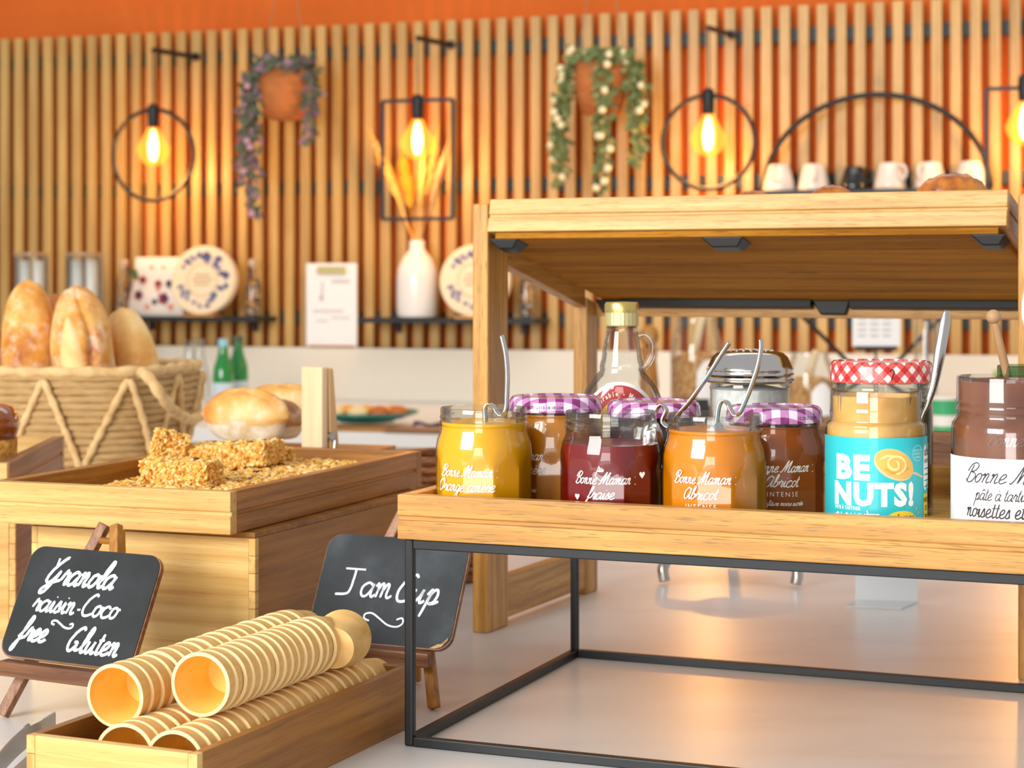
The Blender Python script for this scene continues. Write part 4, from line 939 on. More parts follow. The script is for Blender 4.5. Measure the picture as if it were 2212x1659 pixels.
def gingham(name, c1, c2, c3, diag=False, sc=.0068):
    m = mat(name, c1, .25, coat=.5); nt = m.node_tree; b = nt.nodes['Principled BSDF']; N = nt.nodes.new; L = nt.links.new
    tc = N('ShaderNodeTexCoord'); sp = N('ShaderNodeSeparateXYZ'); L(tc.outputs['Object'], sp.inputs[0])
    def M(op, a, b_=None):
        n = N('ShaderNodeMath'); n.operation = op
        for i, v in enumerate((a, b_)):
            if v is None: continue
            if isinstance(v, (int, float)): n.inputs[i].default_value = v
            else: L(v, n.inputs[i])
        return n.outputs[0]
    if diag:
        ny = M('MULTIPLY', sp.outputs[1], -1.0); an = M('ARCTAN2', sp.outputs[0], ny); u = M('MULTIPLY', an, .043)
        a_, b2 = M('ADD', u, sp.outputs[2]), M('SUBTRACT', u, sp.outputs[2])
    else:
        a_, b2 = sp.outputs[0], M('ADD', sp.outputs[1], M('MULTIPLY', sp.outputs[2], .8))
    def st(v): f = M('FRACT', M('MULTIPLY', M('ADD', v, 1.0), 1/(2*sc))); return M('GREATER_THAN', f, .5)
    s = M('ADD', st(a_), st(b2)); cr = N('ShaderNodeValToRGB'); cr.color_ramp.interpolation = 'CONSTANT'; e = cr.color_ramp.elements
    e[0].position = 0; e[0].color = srgb(c1); e[1].position = .75; e[1].color = srgb(c3); q = e.new(.25); q.color = srgb(c2)
    L(M('MULTIPLY', s, .5), cr.inputs[0]); L(cr.outputs[0], b.inputs['Base Color']); return m
purple = gingham('purple_gingham', (240,228,238), (196,132,186), (132,36,108))
red = gingham('red_gingham', (246,240,236), (228,92,84), (206,34,30), True, .0072)
def jar(px, d_or_Y, R, Hj, fill, jm, label, texts, lid=None, stand=True, floc=None, name='jam_jar', grp='jam jars on the oak tray', facets=True, world=None):
    if world: loc = Vector(world)
    else:
        x = s1at(px, d_or_Y); loc = S1(x, d_or_Y, 0)
    loc.z = TF+.0004
    J = thing(name, label, 'jar', loc, 0, group=grp)
    rf = facet(R) if facets else None
    MB().lathe(jar_prof(R,Hj), 60, rf=rf, cap1=False).build('jar_glass', glass, J, smooth=22)
    s = Hj-.095; q = R-.0011
    jp = [(q*.84,.002),(q*.96,.003),(q,.006)]+[(q,.006+.006*i) for i in range(1,9)]
    for (r, z) in [(q*.995,.0625+s),(q*.965,.0690+s),(q*.915,.0738+s),(q*.893,.0775+s),(q*.88,.0850+s)]:
        if z < fill: jp.append((r, z))
    rl = jp[-1][0]; jp += [(rl, fill), (rl*.9, fill+.0006), (rl*.5, fill-.001), (.001, fill-.0005)]
    MB().lathe(jp, 60, rf=rf, cap1=False).build('jam', jm, J, smooth=22)
    def mapf(a0, zz):
        rr = facet(R) if facets else (lambda a, z: 1)
        return lambda u, v: (lambda a: (lambda k: Vector((k*math.sin(a), -k*math.cos(a), zz+v)))(R*rr(a, min(zz+v,.06))+.0004))(a0+u/R)
    for nm, fn, m in texts:
        q_ = MB(); fn(q_, mapf); q_.build(nm, m, J)
    if lid:
        lm, Rl, lh = lid; z = Hj-.0105
        n = 72; prof = [(Rl*.94,z),(Rl*1.0,z+.0004),(Rl*1.005,z+.0018),(Rl*.99,z+.0035),(Rl*.985,z+lh*.62),(Rl*.955,z+lh*.85),(Rl*.90,z+lh),(Rl*.87,z+lh*.995),(Rl*.85,z+lh*.93),(.001,z+lh*.93)]
        MB().lathe(prof, n, cap0=False, cap1=False).build('lid', lm, J, smooth=45)
    return J
def rad(d): return math.radians(d)
def bm_text(a0, z, third=None, second=None, fete=False, intense=True, hearts=None, more=None, op=1):
    def fn(q, mf):
        f = mf(rad(a0), z)
        cursive(q, 'Bonne Maman', f, .0046, 0, 0, .17, .40, .90, center=True, track=.02)
        ribbon(q, [Vector((.0276,-.0006,0)), Vector((.0280,0,0))], .0011, f); ribbon(q, [Vector((.0276,.0048,0)), Vector((.0280,.0053,0))], .0008, f)
        if second: cursive(q, second, mf(rad(a0), z-.0115), .0050, -.001, 0, .17, .40, .98, center=True)
        if intense: fontmesh(q, 'INTENSE', mf(rad(a0), z-.0190), .0052, 0, 0, True, space=1.35, step=.002)
        if fete:
            cursive(q, 'fête', f, .0021, -.0035, .0094, .22, .3, .9)
            ribbon(q, [Vector((-.005,.007,0)), Vector((-.0005,.0025,0)), Vector((.0035,.0075,0))], .0007, f)
        for (hx, hz, s, hf) in (hearts or []):
            poly(q, [(hx+s*x, hz+s*y) for x, y in HEART], f)
        if more: cursive(q, more, mf(rad(a0), z-.0262), .0022, 0, 0, .22, .4, .95, center=True)
    return [('printed_lettering', fn, print_clean)]
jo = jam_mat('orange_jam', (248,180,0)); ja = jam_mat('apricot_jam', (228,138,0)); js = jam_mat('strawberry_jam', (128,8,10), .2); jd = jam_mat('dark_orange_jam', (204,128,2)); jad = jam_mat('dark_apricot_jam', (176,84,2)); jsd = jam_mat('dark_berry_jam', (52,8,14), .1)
jar(1045, .0525, .0388, .095, .0835, jo, 'open jar of bright yellow orange jam at the left of the front row', bm_text(-24, .0425, second='Orange amère'))
jar(1319, .0525, .0394, .095, .0700, js, 'open jar of dark red strawberry jam with heart prints', bm_text(-14, .0415, second='fraise', fete=True, intense=False, hearts=[(-.0215,-.0105,.0026,1),(.0345,.0065,.0029,1)]))
jar(1543, .0525, .0400, .095, .0830, ja, 'open jar of amber apricot jam right of the strawberry jar', bm_text(-22, .0450, second='Abricot'))
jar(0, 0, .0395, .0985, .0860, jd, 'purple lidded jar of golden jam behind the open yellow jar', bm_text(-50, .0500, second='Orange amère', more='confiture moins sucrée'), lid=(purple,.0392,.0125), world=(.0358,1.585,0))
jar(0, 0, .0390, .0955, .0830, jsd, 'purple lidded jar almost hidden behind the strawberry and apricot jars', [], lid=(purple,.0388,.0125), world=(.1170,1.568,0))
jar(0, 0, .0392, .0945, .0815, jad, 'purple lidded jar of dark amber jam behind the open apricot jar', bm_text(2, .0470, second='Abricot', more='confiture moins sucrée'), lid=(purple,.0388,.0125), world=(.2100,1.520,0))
for q in [o for o in bpy.data.objects if o.name.startswith('jam_jar')]: pass
dt = MB(); fontmesh(dt, '2025 G113 18:18 L04', lambda u, v: Vector(((.0396)*math.sin(u/.0394-.25), -(.0396)*math.cos(u/.0394-.25), .0985-.0068+v)), .0036, 0, 0, True, step=.002)
dt.build('date_code', ink_b, bpy.data.objects['jam_jar.003'])
dt = MB(); fontmesh(dt, '12 2025 23:34', lambda u, v: Vector(((.0392)*math.sin(u/.0394+.6), -(.0392)*math.cos(u/.0394+.6), .0945-.0068+v)), .0036, 0, 0, True, step=.002)
dt.build('date_code', ink_b, bpy.data.objects['jam_jar.005'])

# ------------------------------------------------------------------ hooked jam spoons and upright spoon
def spoon(pix, Y, lab, r=.0016, bowl=None, ws=None, grp='hooked steel spoons in the open jam jars', nm='jam_spoon', Ys=None):
    pts = [P(x, y, (Ys[i] if Ys else Y)) for i, (x, y) in enumerate(pix)]; o = pts[-1].copy()
    T = thing(nm, lab, 'spoon', o, 0, group=grp)
    sp = smoothpts([p-o for p in pts], 5)
    rr = r if ws is None else [ws[min(int(i/5), len(ws)-1)]*(1-(i % 5)/5)+ws[min(int(i/5)+1, len(ws)-1)]*((i % 5)/5) for i in range(len(sp))]
    MB().tube(sp, rr, 10, flat=(1.35,.62), side=(1,.35,0) if ws is None else (1,0,.2)).build('handle', steel, T, smooth=1)
    if bowl:
        b = MB(); b.blob((0,0,-.012), (.009,.0035,.015), 14, 9); b.build('spoon_bowl', steel, T, smooth=1)
    return T
spoon([(1084,724),(1092,760),(1096,805),(1095,855),(1093,886),(1083,896),(1074,891),(1067,880),(1057,874),(1048,881),(1049,903),(1050,925)], 1.525, 'hooked steel spoon standing in the yellow orange jam jar', bowl=1)
spoon([(1577,739),(1556,770),(1527,816),(1489,868),(1466,894),(1450,916),(1441,921),(1431,911),(1435,898),(1439,886),(1431,876),(1421,880),(1414,895),(1408,915)], 1.50, 'hooked steel spoon over the rim of the strawberry jar leaning right', bowl=1)
spoon([(1644,733),(1644,756),(1637,793),(1622,837),(1605,878),(1596,894),(1585,895),(1577,882),(1572,871),(1562,867),(1554,875),(1550,897),(1548,920)], 1.455, 'hooked steel spoon standing in the open apricot jar', bowl=1)
spoon([(2045,671),(2041,700),(2031,760),(2018,830),(2003,875),(1994,895),(1985,925)], 1.43, 'steel table spoon standing in the peanut butter jar', ws=[.0014,.0030,.0032,.0023,.0015,.0012,.0011], grp='cutlery in the spread jars', nm='table_spoon')

# ------------------------------------------------------------------ peanut butter jar
xb = s1at(1892,.058); loc = S1(xb,.058,TF+.0004); R = .0372; HJ = .1125
J = thing('spread_jar', 'open peanut butter jar with turquoise label', 'jar', loc, 0, group='jars of spread on the oak tray')
pb = noisecol('peanut_butter', [(206,146,62),(232,180,96),(240,196,120)], 26, .35, .3, .002, coat=.7)
prof = [(R*.9,0),(R*.99,.002),(R,.006),(R,.083),(R*.985,.088),(R*.90,.0905),(R*.89,.093),(R*.915,.0965),(R*.90,.0985),(R*.895,.1005),(R*.895,.111),(R*.88,HJ),(R*.855,.1115),(R*.855,.095)]
MB().lathe(prof, 56, cap1=False).build('jar_glass', glass, J, smooth=35)
k = .0012; MB().lathe([(R*.9-k,.002),(R-k,.006),(R-k,.083),(R*.985-k,.0872),(R*.89-k,.0905),(R*.89-k,.108),(R*.86-k,.1085),(R*.84-k,.09),(.001,.088)], 48, cap1=False, rf=lambda a, z: 1+(.004*math.sin(7*a) if z > .1 else 0)).build('peanut_butter', pb, J, smooth=40)
def cmap(R, a0, z0, e=.0005): return lambda u, v: Vector(((R+e)*math.sin(rad(a0)+u/R), -(R+e)*math.cos(rad(a0)+u/R), z0+v))
tq = mat('turquoise_label', (40,190,198), .4, coat=.2)
lb = MB(); n = 60
lb.add([((R+.0003)*math.sin(2*PI*i/n), -(R+.0003)*math.cos(2*PI*i/n), z) for z in (.004,.0803) for i in range(n)], [(i, (i+1) % n, n+(i+1) % n, n+i) for i in range(n)]); lb.build('label_band', tq, J, smooth=1)
c = cmap(R, 0, 0); c2_ = cmap(R, 0, 0, .0008); c3_ = cmap(R, 0, 0, .0011)
def part(nm, m, fn, par=None, cm=None):
    q = MB(); fn(q); q.build(nm, m, par or J)
part('brand_lettering', ink_w, lambda q: (fontmesh(q, 'BE', c, .0228, 0, .0515, False, bold=.055, fit=(-.0385,-.0112), space=1.12), fontmesh(q, 'NUTS!', c, .0212, 0, .0332, False, bold=.055, fit=(-.0405,.0225), space=1.12)))
part('small_lettering', ink_w, lambda q: (fontmesh(q, 'PÂTE À TARTINER', c, .0034, 0, .0292, False, bold=.02, fit=(-.040,-.018)), fontmesh(q, 'CACAHUÈTE', c, .0118, 0, .0185, False, bold=.03, fit=(-.040,-.0045))))
part('spoon_picture_edge', mat('spoon_print_beige', (226,196,150), .5), lambda q: (poly(q, ell(.0070,.0615,.0162,.0104,28,-.40), c), ribbon(q, [Vector((.0190,.0560,0)), Vector((.026,.0545,0)), Vector((.034,.0515,0))], .0018, c)))
part('spoon_picture', mat('peanut_print', (232,182,84), .5), lambda q: poly(q, ell(.0070,.0620,.0150,.0090,28,-.40), c2_))
def swirl(q):
    ribbon(q, [Vector((.0068+.0052*(1-t/30)*1.8*math.cos(t*.35-1.5), .0620+.0052*(1-t/30)*math.sin(t*.35-1.5)-.0018*math.cos(t*.35), 0)) for t in range(26)], .0017, c3_)
    ribbon(q, [Vector((-.004,.0655,0)), Vector((.001,.068,0)), Vector((.008,.0675,0))], .0018, c3_)
part('swirl_picture', mat('peanut_print_light', (250,222,150), .5), swirl)
part('swirl_shade_picture', mat('peanut_print_dark', (214,158,62), .5), lambda q: ribbon(q, [Vector((-.001,.0590,0)), Vector((.004,.0560,0)), Vector((.011,.0560,0)), Vector((.017,.0590,0))], .0015, c3_))
def seal(q):
    pts = [Vector((.0272+.0055*math.cos(2*PI*i/30), .0690+.0055*math.sin(2*PI*i/30), 0)) for i in range(31)]; ribbon(q, pts, .0004, c)
    for i, s in enumerate(('SOURCE DE','PROTÉINES','& FIBRES')): fontmesh(q, s, c, .0021, .0272, .0703-.0024*i, True, bold=.02, sx=.8)
part('seal_print', mat('pale_turquoise', (190,240,240), .5), seal)
part('yellow_blob', mat('label_yellow', (252,214,40), .5), lambda q: (poly(q, ell(.0125,.0225,.0125,.0064,28), c), ribbon(q, [Vector((.0245,.0285,0)), Vector((.0262,.0312,0))], .0006, c), ribbon(q, [Vector((.0262,.0262,0)), Vector((.0290,.0272,0))], .0006, c)))
part('yellow_tab', mat('label_yellow_tab', (236,198,44), .5), lambda q: q.add([c(x, z) for z in (.015,.0395) for x in (.0355,.0385,.0415,.0445)], [(i,i+1,i+5,i+4) for i in range(3)]))
part('dark_lettering', ink_b, lambda q: (fontmesh(q, 'CRÉMEUX', c2_, .0086, 0, .0192, False, bold=.025, fit=(.0022,.0226)), fontmesh(q, 'INFOS', c2_, .0048, .0400, .0335, True, bold=.02, sx=.62), fontmesh(q, 'ET', c2_, .0048, .0400, .0275, True, bold=.02, sx=.62), fontmesh(q, 'TIPS', c2_, .0048, .0400, .0215, True, bold=.02, sx=.62)))
part('white_panel', ink_w, lambda q: poly(q, rrect(.0352,.0560,.0420,.0745,.004), c))
part('panel_lettering', mat('brown_print', (90,66,60), .6), lambda q: (fontmesh(q, 'SUCRES', c2_, .0062, .0365, .0665, False, bold=.02, sx=.6), fontmesh(q, 'QUE FRUIT', c2_, .0036, .0365, .0615, False, bold=.02, sx=.6)))
def bul(q):
    for i in range(4): poly(q, ell(.0375,.0572-.0042*i,.0006,.0006,8), c2_); q.add([c2_(x, z) for z in (.0567-.0042*i,.0577-.0042*i) for x in (.039,.041,.043,.0455)], [(j,j+1,j+5,j+4) for j in range(3)])
part('bullet_print', mat('teal_print', (60,150,150), .6), bul)

J.scale = (1,1,1.03)
# ------------------------------------------------------------------ tall chocolate spread jars
choc = noisecol('chocolate_spread', [(112,60,36),(146,88,58),(160,104,74)], 12, .22, .3, .002, coat=.9)
def tall_jar(label, world, filled, lid, R=.0432, HJ=.1245):
    J = thing('spread_jar', label, 'jar', world, 0, group='jars of spread on the oak tray'); J.location.z = TF+.0004
    prof = [(R*.9,0),(R*.99,.002),(R,.006),(R,.088),(R*.985,.0935),(R*.93,.0965),(R*.905,.0985),(R*.905,.101),(R*.935,.1035),(R*.91,.106),(R*.91,.1075),(R*.93,.109),(R*.91,.111),(R*.91,HJ-.002),(R*.895,HJ),(R*.87,HJ-.001),(R*.87,.1)]
    MB().lathe(prof, 60, cap1=False).build('jar_glass', glass, J, smooth=35)
    k = .0012; fz = filled
    jp = [(R*.9-k,.002),(R-k,.006),(R-k,.088),(R*.985-k,.0928)]
    if fz > .1: jp += [(R*.905-k,.0975),(R*.905-k,fz),(R*.86,fz+.001),(R*.84,fz-.02),(.001,fz-.025)]
    else: jp += [(R*.97-k,fz),(R*.5,fz+.001),(.001,fz)]
    MB().lathe(jp, 56, cap1=False, rf=(lambda a, z: 1+(.006*math.sin(9*a+3) if z > fz-.004 else 0))).build('chocolate_spread', choc, J, smooth=40)
    return J
J2 = tall_jar('red checked lid jar of dark spread behind the peanut butter', (.3135,1.612,0), .0915, True, HJ=.1200)
for ch in J2.children:
    if ch.name.startswith('chocolate'): ch.data.materials[0] = noisecol('dark_spread', [(50,26,18),(76,42,28)], 12, .2, .2, .002, coat=.9)
n = 72; Rl = .0432; z = .1105; l = MB().lathe([(Rl*.95,z),(Rl*1.0,z+.0004),(Rl*1.004,z+.002),(Rl*.995,z+.004),(Rl*.995,z+.0135),(Rl*.975,z+.0165),(Rl*.93,z+.018),(Rl*.90,z+.0175),(Rl*.88,z+.0165)], n, cap0=False, cap1=False).build('lid', red, J2, smooth=45)
MB().lathe([(Rl*.88,z+.0165),(.001,z+.0166)], 48, cap0=False, cap1=False).build('lid_top', mat('lid_top_cream', (226,214,206), .3), J2)
part('lid_scribble', ink_b, lambda q: ribbon(q, smoothpts([Vector((-.0012,.0105,0)), Vector((.0004,.0125,0)), Vector((.0022,.0108,0)), Vector((.0016,.0078,0)), Vector((.0004,.0052,0)), Vector((.0002,.0035,0))], 4), .0008, lambda u, v: Vector(((Rl+.0004)*math.sin(u/Rl), -(Rl+.0004)*math.cos(u/Rl), z+v))), J2)
q = MB(); ribbon(q, smoothpts([Vector((-.006,-.018,0)), Vector((.0,-.014,0)), Vector((.006,-.012,0)), Vector((.014,-.004,0))],4), .0006, lambda u, v: Vector((u, v, z+.0169))); ribbon(q, smoothpts([Vector((-.012,-.02,0)), Vector((-.004,-.017,0)), Vector((.004,-.016,0))],4), .0006, lambda u, v: Vector((u, v, z+.0169))); q.build('lid_drawing', mat('grey_print', (110,110,100), .6), J2)
xc = s1at(2186,.062); J3 = tall_jar('open chocolate hazelnut spread jar with white label at the right edge', S1(xc,.062), .1235, False, HJ=.1275)
R = .0432; lb = MB(); n = 64
lb.add([((R+.0003)*math.sin(2*PI*i/n), -(R+.0003)*math.cos(2*PI*i/n), z) for z in (.003,.0708) for i in range(n)], [(i, (i+1) % n, n+(i+1) % n, n+i) for i in range(n)]); lb.build('label_band', mat('label_white', (248,247,250), .5), J3, smooth=1)
c = cmap(R, -9, 0)
part('label_lettering', ink_b, lambda q: (cursive(q, 'Bonne Maman', c, .0068, -.003, .0535, .12, .45, .98, center=True), cursive(q, 'pâte à tartiner', c, .0050, -.0095, .0412, .13, .3, .80, center=True), cursive(q, 'noisettes et cacao', c, .0062, -.004, .0290, .15, .22, .86, center=True)), J3)
drip = mat('chocolate_drip', (128,62,40), .3, coat=.5)
part('chocolate_drip', drip, lambda q: (poly(q, ell(.0075,.058,.0022,.0028,14), cmap(R,-9,0,.0012)), ribbon(q, smoothpts([Vector((.0072,.0665,0)), Vector((.0078,.058,0)), Vector((.0082,.05,0)), Vector((.0072,.0425,0))],4), .0014, cmap(R,-9,0,.0011))), J3)
part('embossed_lettering', thin_glass('embossed_glass', (255,235,220), .1, 6), lambda q: cursive(q, 'Bonne Maman', cmap(R,-2,0,.0012), .0058, .002, .0800, .10, .4, .9, center=True), J3)

# ------------------------------------------------------------------ maple syrup bottle
B = thing('syrup_bottle', 'clear maple syrup bottle with gold cap and red label', 'bottle', (.0965,1.668,TF+.0004), -8)
hb = .176
def fl_(pts): return pts
bp_ = [(.022,0),(.030,.005),(.037,.028),(.040,.050),(.0400,.070),(.0372,.088),(.0315,.102),(.0235,.1125),(.0192,.1175),(.0196,.1205),(.0190,.1240),(.0178,.1275),(.0168,.136),(.0142,.150),(.0132,.154),(.0138,.1555),(.0125,.157)]
def flat_rf(a, z): return 1-(.42*abs(math.cos(a))**1.5)*max(0,min(1,(.116-z)/.03))
MB().lathe(bp_, 48, rf=flat_rf, cap1=False).build('bottle_glass', glass, B, smooth=60)
sy = [(r*.93, z+.001) for r, z in bp_[:6]]+[(.0345,.0905),(.001,.0907)]
MB().lathe(sy, 40, rf=flat_rf, cap1=False).build('maple_syrup', mat('maple_syrup', (74,32,12), .15, coat=.8), B, smooth=60)
MB().tube(smoothpts([(.0142,0,.1475),(.0205,0,.149),(.0262,0,.143),(.0268,0,.134),(.0235,0,.125),(.0180,0,.119)],6), .0034, 10).build('loop_handle', glass, B, smooth=1)
gold = mat('gold_cap', (216,190,112), .3, metal=.9)
MB().lathe([(.0142,.1565),(.0146,.1575),(.0146,.1685)], 64, rf=lambda a, z: 1+.012*math.sin(a*40), cap0=True, cap1=False).build('cap_skirt', mat('pale_gold', (214,202,146), .4, metal=.6), B)
MB().lathe([(.0150,.1685),(.0152,.170),(.0152,.1755),(.0142,hb+.0015),(.001,hb+.002)], 40, cap0=True, cap1=False).build('cap_top', gold, B, smooth=50)
def bmap(e=.0008):
    def f(u, v):
        z = .0700+v; r = 0
        for i in range(len(bp_)-1):
            if bp_[i][1] <= z <= bp_[i+1][1]: t = (z-bp_[i][1])/(bp_[i+1][1]-bp_[i][1]); r = bp_[i][0]*(1-t)+bp_[i+1][0]*t
        r = max(r, .012); y = -.62*math.sqrt(max(0, 1-min(.97,(u/r)**2)))*r-e-.0006
        return Vector((u, min(y, -.004), z))
    return f
def disc(q, r0, r1, f, n=48):
    for i in range(n):
        a0, a1 = 2*PI*i/n, 2*PI*(i+1)/n
        rs = [r0+(r1-r0)*j/4 for j in range(5)]
        for j in range(4): q.add([f(rs[j]*math.cos(a0)*.86, rs[j]*math.sin(a0)), f(rs[j+1]*math.cos(a0)*.86, rs[j+1]*math.sin(a0)), f(rs[j+1]*math.cos(a1)*.86, rs[j+1]*math.sin(a1)), f(rs[j]*math.cos(a1)*.86, rs[j]*math.sin(a1))], [(0,1,2,3)])
part('label_border', ink_w, lambda q: disc(q, .001, .0385, bmap(.0002)), B)
part('red_label', mat('label_red', (186,30,24), .5), lambda q: disc(q, .001, .0355, bmap(.0009)), B)
part('yellow_label', mat('label_sun_yellow', (246,206,84), .5), lambda q: disc(q, .001, .0225, bmap(.0016)), B)
def arch(q):
    s = "Sirop d'érable - Maple Syrup"; R_ = .0265; N_ = len(s)
    fb = bmap(.0016)
    for i, ch in enumerate(s):
        if ch == ' ': continue
        a = (i-(N_-1)/2-.3)*.121
        def mp(u, v, a=a): rr = R_+v; x = rr*math.sin(a)+u*math.cos(a); y = rr*math.cos(a)-u*math.sin(a); return fb(x*.92, y)
        fontmesh(q, ch, mp, .0058, 0, 0, True, bold=.03, sx=.85, step=0)
part('label_lettering', mat('cream_lettering', (252,236,214), .5), arch, B)

# ------------------------------------------------------------------ sugar shaker
Bx = P(1620, 800, 1.715); B = thing('sugar_shaker', 'faceted glass sugar shaker with chrome perforated lid', 'shaker', (Bx.x, Bx.y, TF+.0004), 0)
fr_ = lambda a, z: 1-.035*abs(math.sin(a*6))*(1 if z < .098 else 0)
MB().lathe([(.030,0),(.034,.003),(.0352,.02),(.0358,.06),(.0362,.096),(.0365,.10),(.0352,.104),(.0352,.116)], 96, rf=fr_, cap1=False).build('shaker_glass', glass, B, smooth=20)
MB().lathe([(.028,.003),(.0330,.006),(.0336,.06),(.0340,.0985),(.001,.1045)], 48, cap1=False).build('white_sugar', noisecol('sugar_white', [(226,226,224),(250,250,250)], 200, .8, .3, .001), B, smooth=60)
lid = MB().lathe([(.0385,.1045),(.0405,.1062),(.0405,.1070),(.0388,.1085),(.0392,.1105),(.0398,.1120),(.0385,.1135),(.0392,.1158),(.0392,.1170),(.0378,.1195),(.034,.1275),(.030,.1310),(.022,.1330),(.001,.1340)], 64, cap0=False, cap1=False).build('shaker_lid', steel, B, smooth=60)
hm = MB(); random.seed(9)
for r_, n_ in ((.004,4),(.0095,9),(.015,14),(.0205,18)):
    for i in range(n_):
        a = 2*PI*i/n_+r_*40; z = .1343-(r_/.022)**2*.0010
        hm.lathe([(.0010,z),(.0010,z+.0002)], 8, (r_*math.cos(a), r_*math.sin(a), 0))
hm.build('shaker_holes', ink_w, B)['kind'] = 'stuff'

# ------------------------------------------------------------------ honey dipper in its glass jar
hj = P(2222, 800, 1.62); B = thing('glass_jar', 'small greenish glass jar behind the chocolate spread at the right edge', 'jar', (hj.x, hj.y, TF+.0004), 0)
zt = H-(790-HY)*1.62/F-TF
MB().lathe([(.026,0),(.029,.003),(.029,zt-.02),(.0265,zt-.013),(.0275,zt-.011),(.0262,zt-.009),(.0262,zt-.001),(.0252,zt),(.024,zt-.001),(.024,zt-.02)], 48, cap1=False).build('jar_glass', thin_glass('jar_green_glass', (206,224,200)), B, smooth=45)
MB().lathe([(.024,.003),(.0275,.006),(.0275,.04),(.001,.041)], 40, cap1=False).build('honey', mat('honey', (196,120,20), .2, coat=.8), B, smooth=50)
a, b = P(2146,684,1.60), P(2173,800,1.61); dr = (b-a); end = a+dr*1.75; D = thing('honey_dipper', 'wooden honey dipper with round knob leaning in the small glass jar', 'dipper', end, 0)
aa = a-end; dd = -dr.normalized()
dw = noisecol('dipper_wood', [(176,132,92),(204,164,120)], 40, .6, .3, .001, (1,1,.3))
MB().tube([Vector((0,0,0)), aa*.3, aa*.6, aa], [.0036,.0036,.0036,.0030], 14).build('shaft', dw, D, smooth=60)
m = MB(); m.blob(aa, (.0063,.0063,.0060), 20, 12); m.build('knob', dw, D, smooth=1)
Mq = Matrix.Translation(Vector((0,0,0))) @ dr.normalized().to_track_quat('Z','Y').to_matrix().to_4x4()
MB().lathe([(.003,-.004)]+[(.008 if i % 2 else .005, .001*i*2-.004) for i in range(1,9)]+[(.003,.014)], 20, M=Mq).build('grooved_head', dw, D, smooth=40)
# white round sign edge at the far right of the stand post
o = MB().lathe([(.04,-.002),(.042,-.001),(.042,.001),(.04,.002)], 40, rf=lambda a, z: 1+.35*abs(math.sin(a))**2*0, M=Matrix.Rotation(PI/2,4,'X')).build('oval_plaque', mat('gloss_white', (250,250,250), .2, coat=.5), None, smooth=40)
o.location = P(2305, 668, 1.66); o.scale = (.95,1,1.05); tag(o, 'white oval plaque whose edge shows at the right border beside the stand post', 'plaque')

# ------------------------------------------------------------------ chalkboards on easels
chalk = mat('chalk_white', (236,240,246), .8)
slate = [noisecol('chalkboard_dark', [(24,26,28),(34,36,38),(48,51,54)], 18, .75, .05, .001, stops=[.3,.5,.75]), noisecol('chalkboard_smudged', [(22,24,26),(44,49,53),(88,97,103)], 14, .7, .05, .001, stops=[.28,.5,.8])]
def board(loc, rz, W, Hb, lean, label, sm, draw, chip=False):
    bb = Vector(loc)
    B = thing('chalkboard', label, 'chalkboard', bb, rz, -lean, group='small chalkboards on easels')
    out = rrect(-W/2, W/2, 0, Hb, .014, 6); k = len(out)
    vs = [(x, 0, z) for x, z in out]+[(x, .0042, z) for x, z in out]
    MB().add(vs, [tuple(range(k)), tuple(range(2*k-1,k-1,-1))]+[(i, k+i, k+(i+1) % k, (i+1) % k) for i in range(k)]).build('board_back', walnut[0], B)
    o2 = [(x*.985, .0012+z*.985) for x, z in out]; MB().add([(x,-.0008,z) for x,z in o2]+[(x,.0001,z) for x,z in o2], [tuple(range(k))]+[(i, k+i, k+(i+1) % k, (i+1) % k) for i in range(k)]).build('slate_face', sm, B)
    q = MB(); draw(q, lambda u, v: Vector((u, -.0012, v))); q.build('chalk_writing', chalk, B)
    if chip: m = MB(); poly(m, [(W/2-.019,.001),(W/2-.012,.005),(W/2-.006,.006),(W/2-.003,.012),(W/2-.0035,.009),(W/2-.008,.003),(W/2-.014,.001)], lambda u, v: Vector((u,-.0013,v))); m.build('chipped_corner', mat('raw_mdf', (206,164,116), .8), B)
    return B
def easel(loc, rz, label, s=1):
    E = thing('table_easel', label, 'easel', loc, rz, group='miniature wooden easels')
    def bar(nm, a, b, w, d, m):
        a, b = Vector(a), Vector(b); t = (b-a).normalized(); sx = (Vector((0,1,0)).cross(t)).normalized(); sy = t.cross(sx)
        vs = [p+sx*w/2*i+sy*d/2*j for p in (a, b) for i, j in ((-1,-1),(1,-1),(1,1),(-1,1))]
        MB().add(vs, [(3,2,1,0),(4,5,6,7),(0,1,5,4),(1,2,6,5),(2,3,7,6),(3,0,4,7)]).build(nm, m, E, bevel=.0012)
    bar('leg', (-.060,-.006,.002), (-.006,.061,.158), .0095, .008, walnut[2]); bar('leg', (.060,-.006,.002), (.006,.061,.158), .0095, .008, teak[2])
    bar('rear_leg', (-.004,.082,.002), (.0,.072,.153), .009, .007, teak[2])
    box('ledge', (-.058,.058,-.014,-.001,.037,.0495), walnut[0], E, .0012)
    MB().tube([(-.01,.055,.145),(.012,.055,.145)], .003, 8).build('hinge_pin', teak[0], E)
    return E
def gran(q, f):
    cursive(q, 'Granola', f, .0118, -.046, .066, .24, .35, .98, jit=.02)
    cursive(q, 'raisin-Coco', f, .0096, -.050, .0415, .24, .2, 1.1, jit=.02)
    cursive(q, '~', f, .0060, -.024, .0290, .3, 0, 1.3)
    cursive(q, 'free', f, .0105, -.055, .0155, .27, .3, .92, jit=.02); cursive(q, 'Hluten', f, .0108, -.001, .0105, .25, .25, 1.0, jit=.02)
def jamc(q, f):
    cursive(q, 'Jam', f, .0128, -.045, .042, .17, .1, 1.12, jit=.006); cursive(q, 'Cup', f, .0128, .008, .040, .19, .25, 1.1, jit=.006)
    cursive(q, '~', f, .0115, -.018, .0165, .13, 0, 1.15)
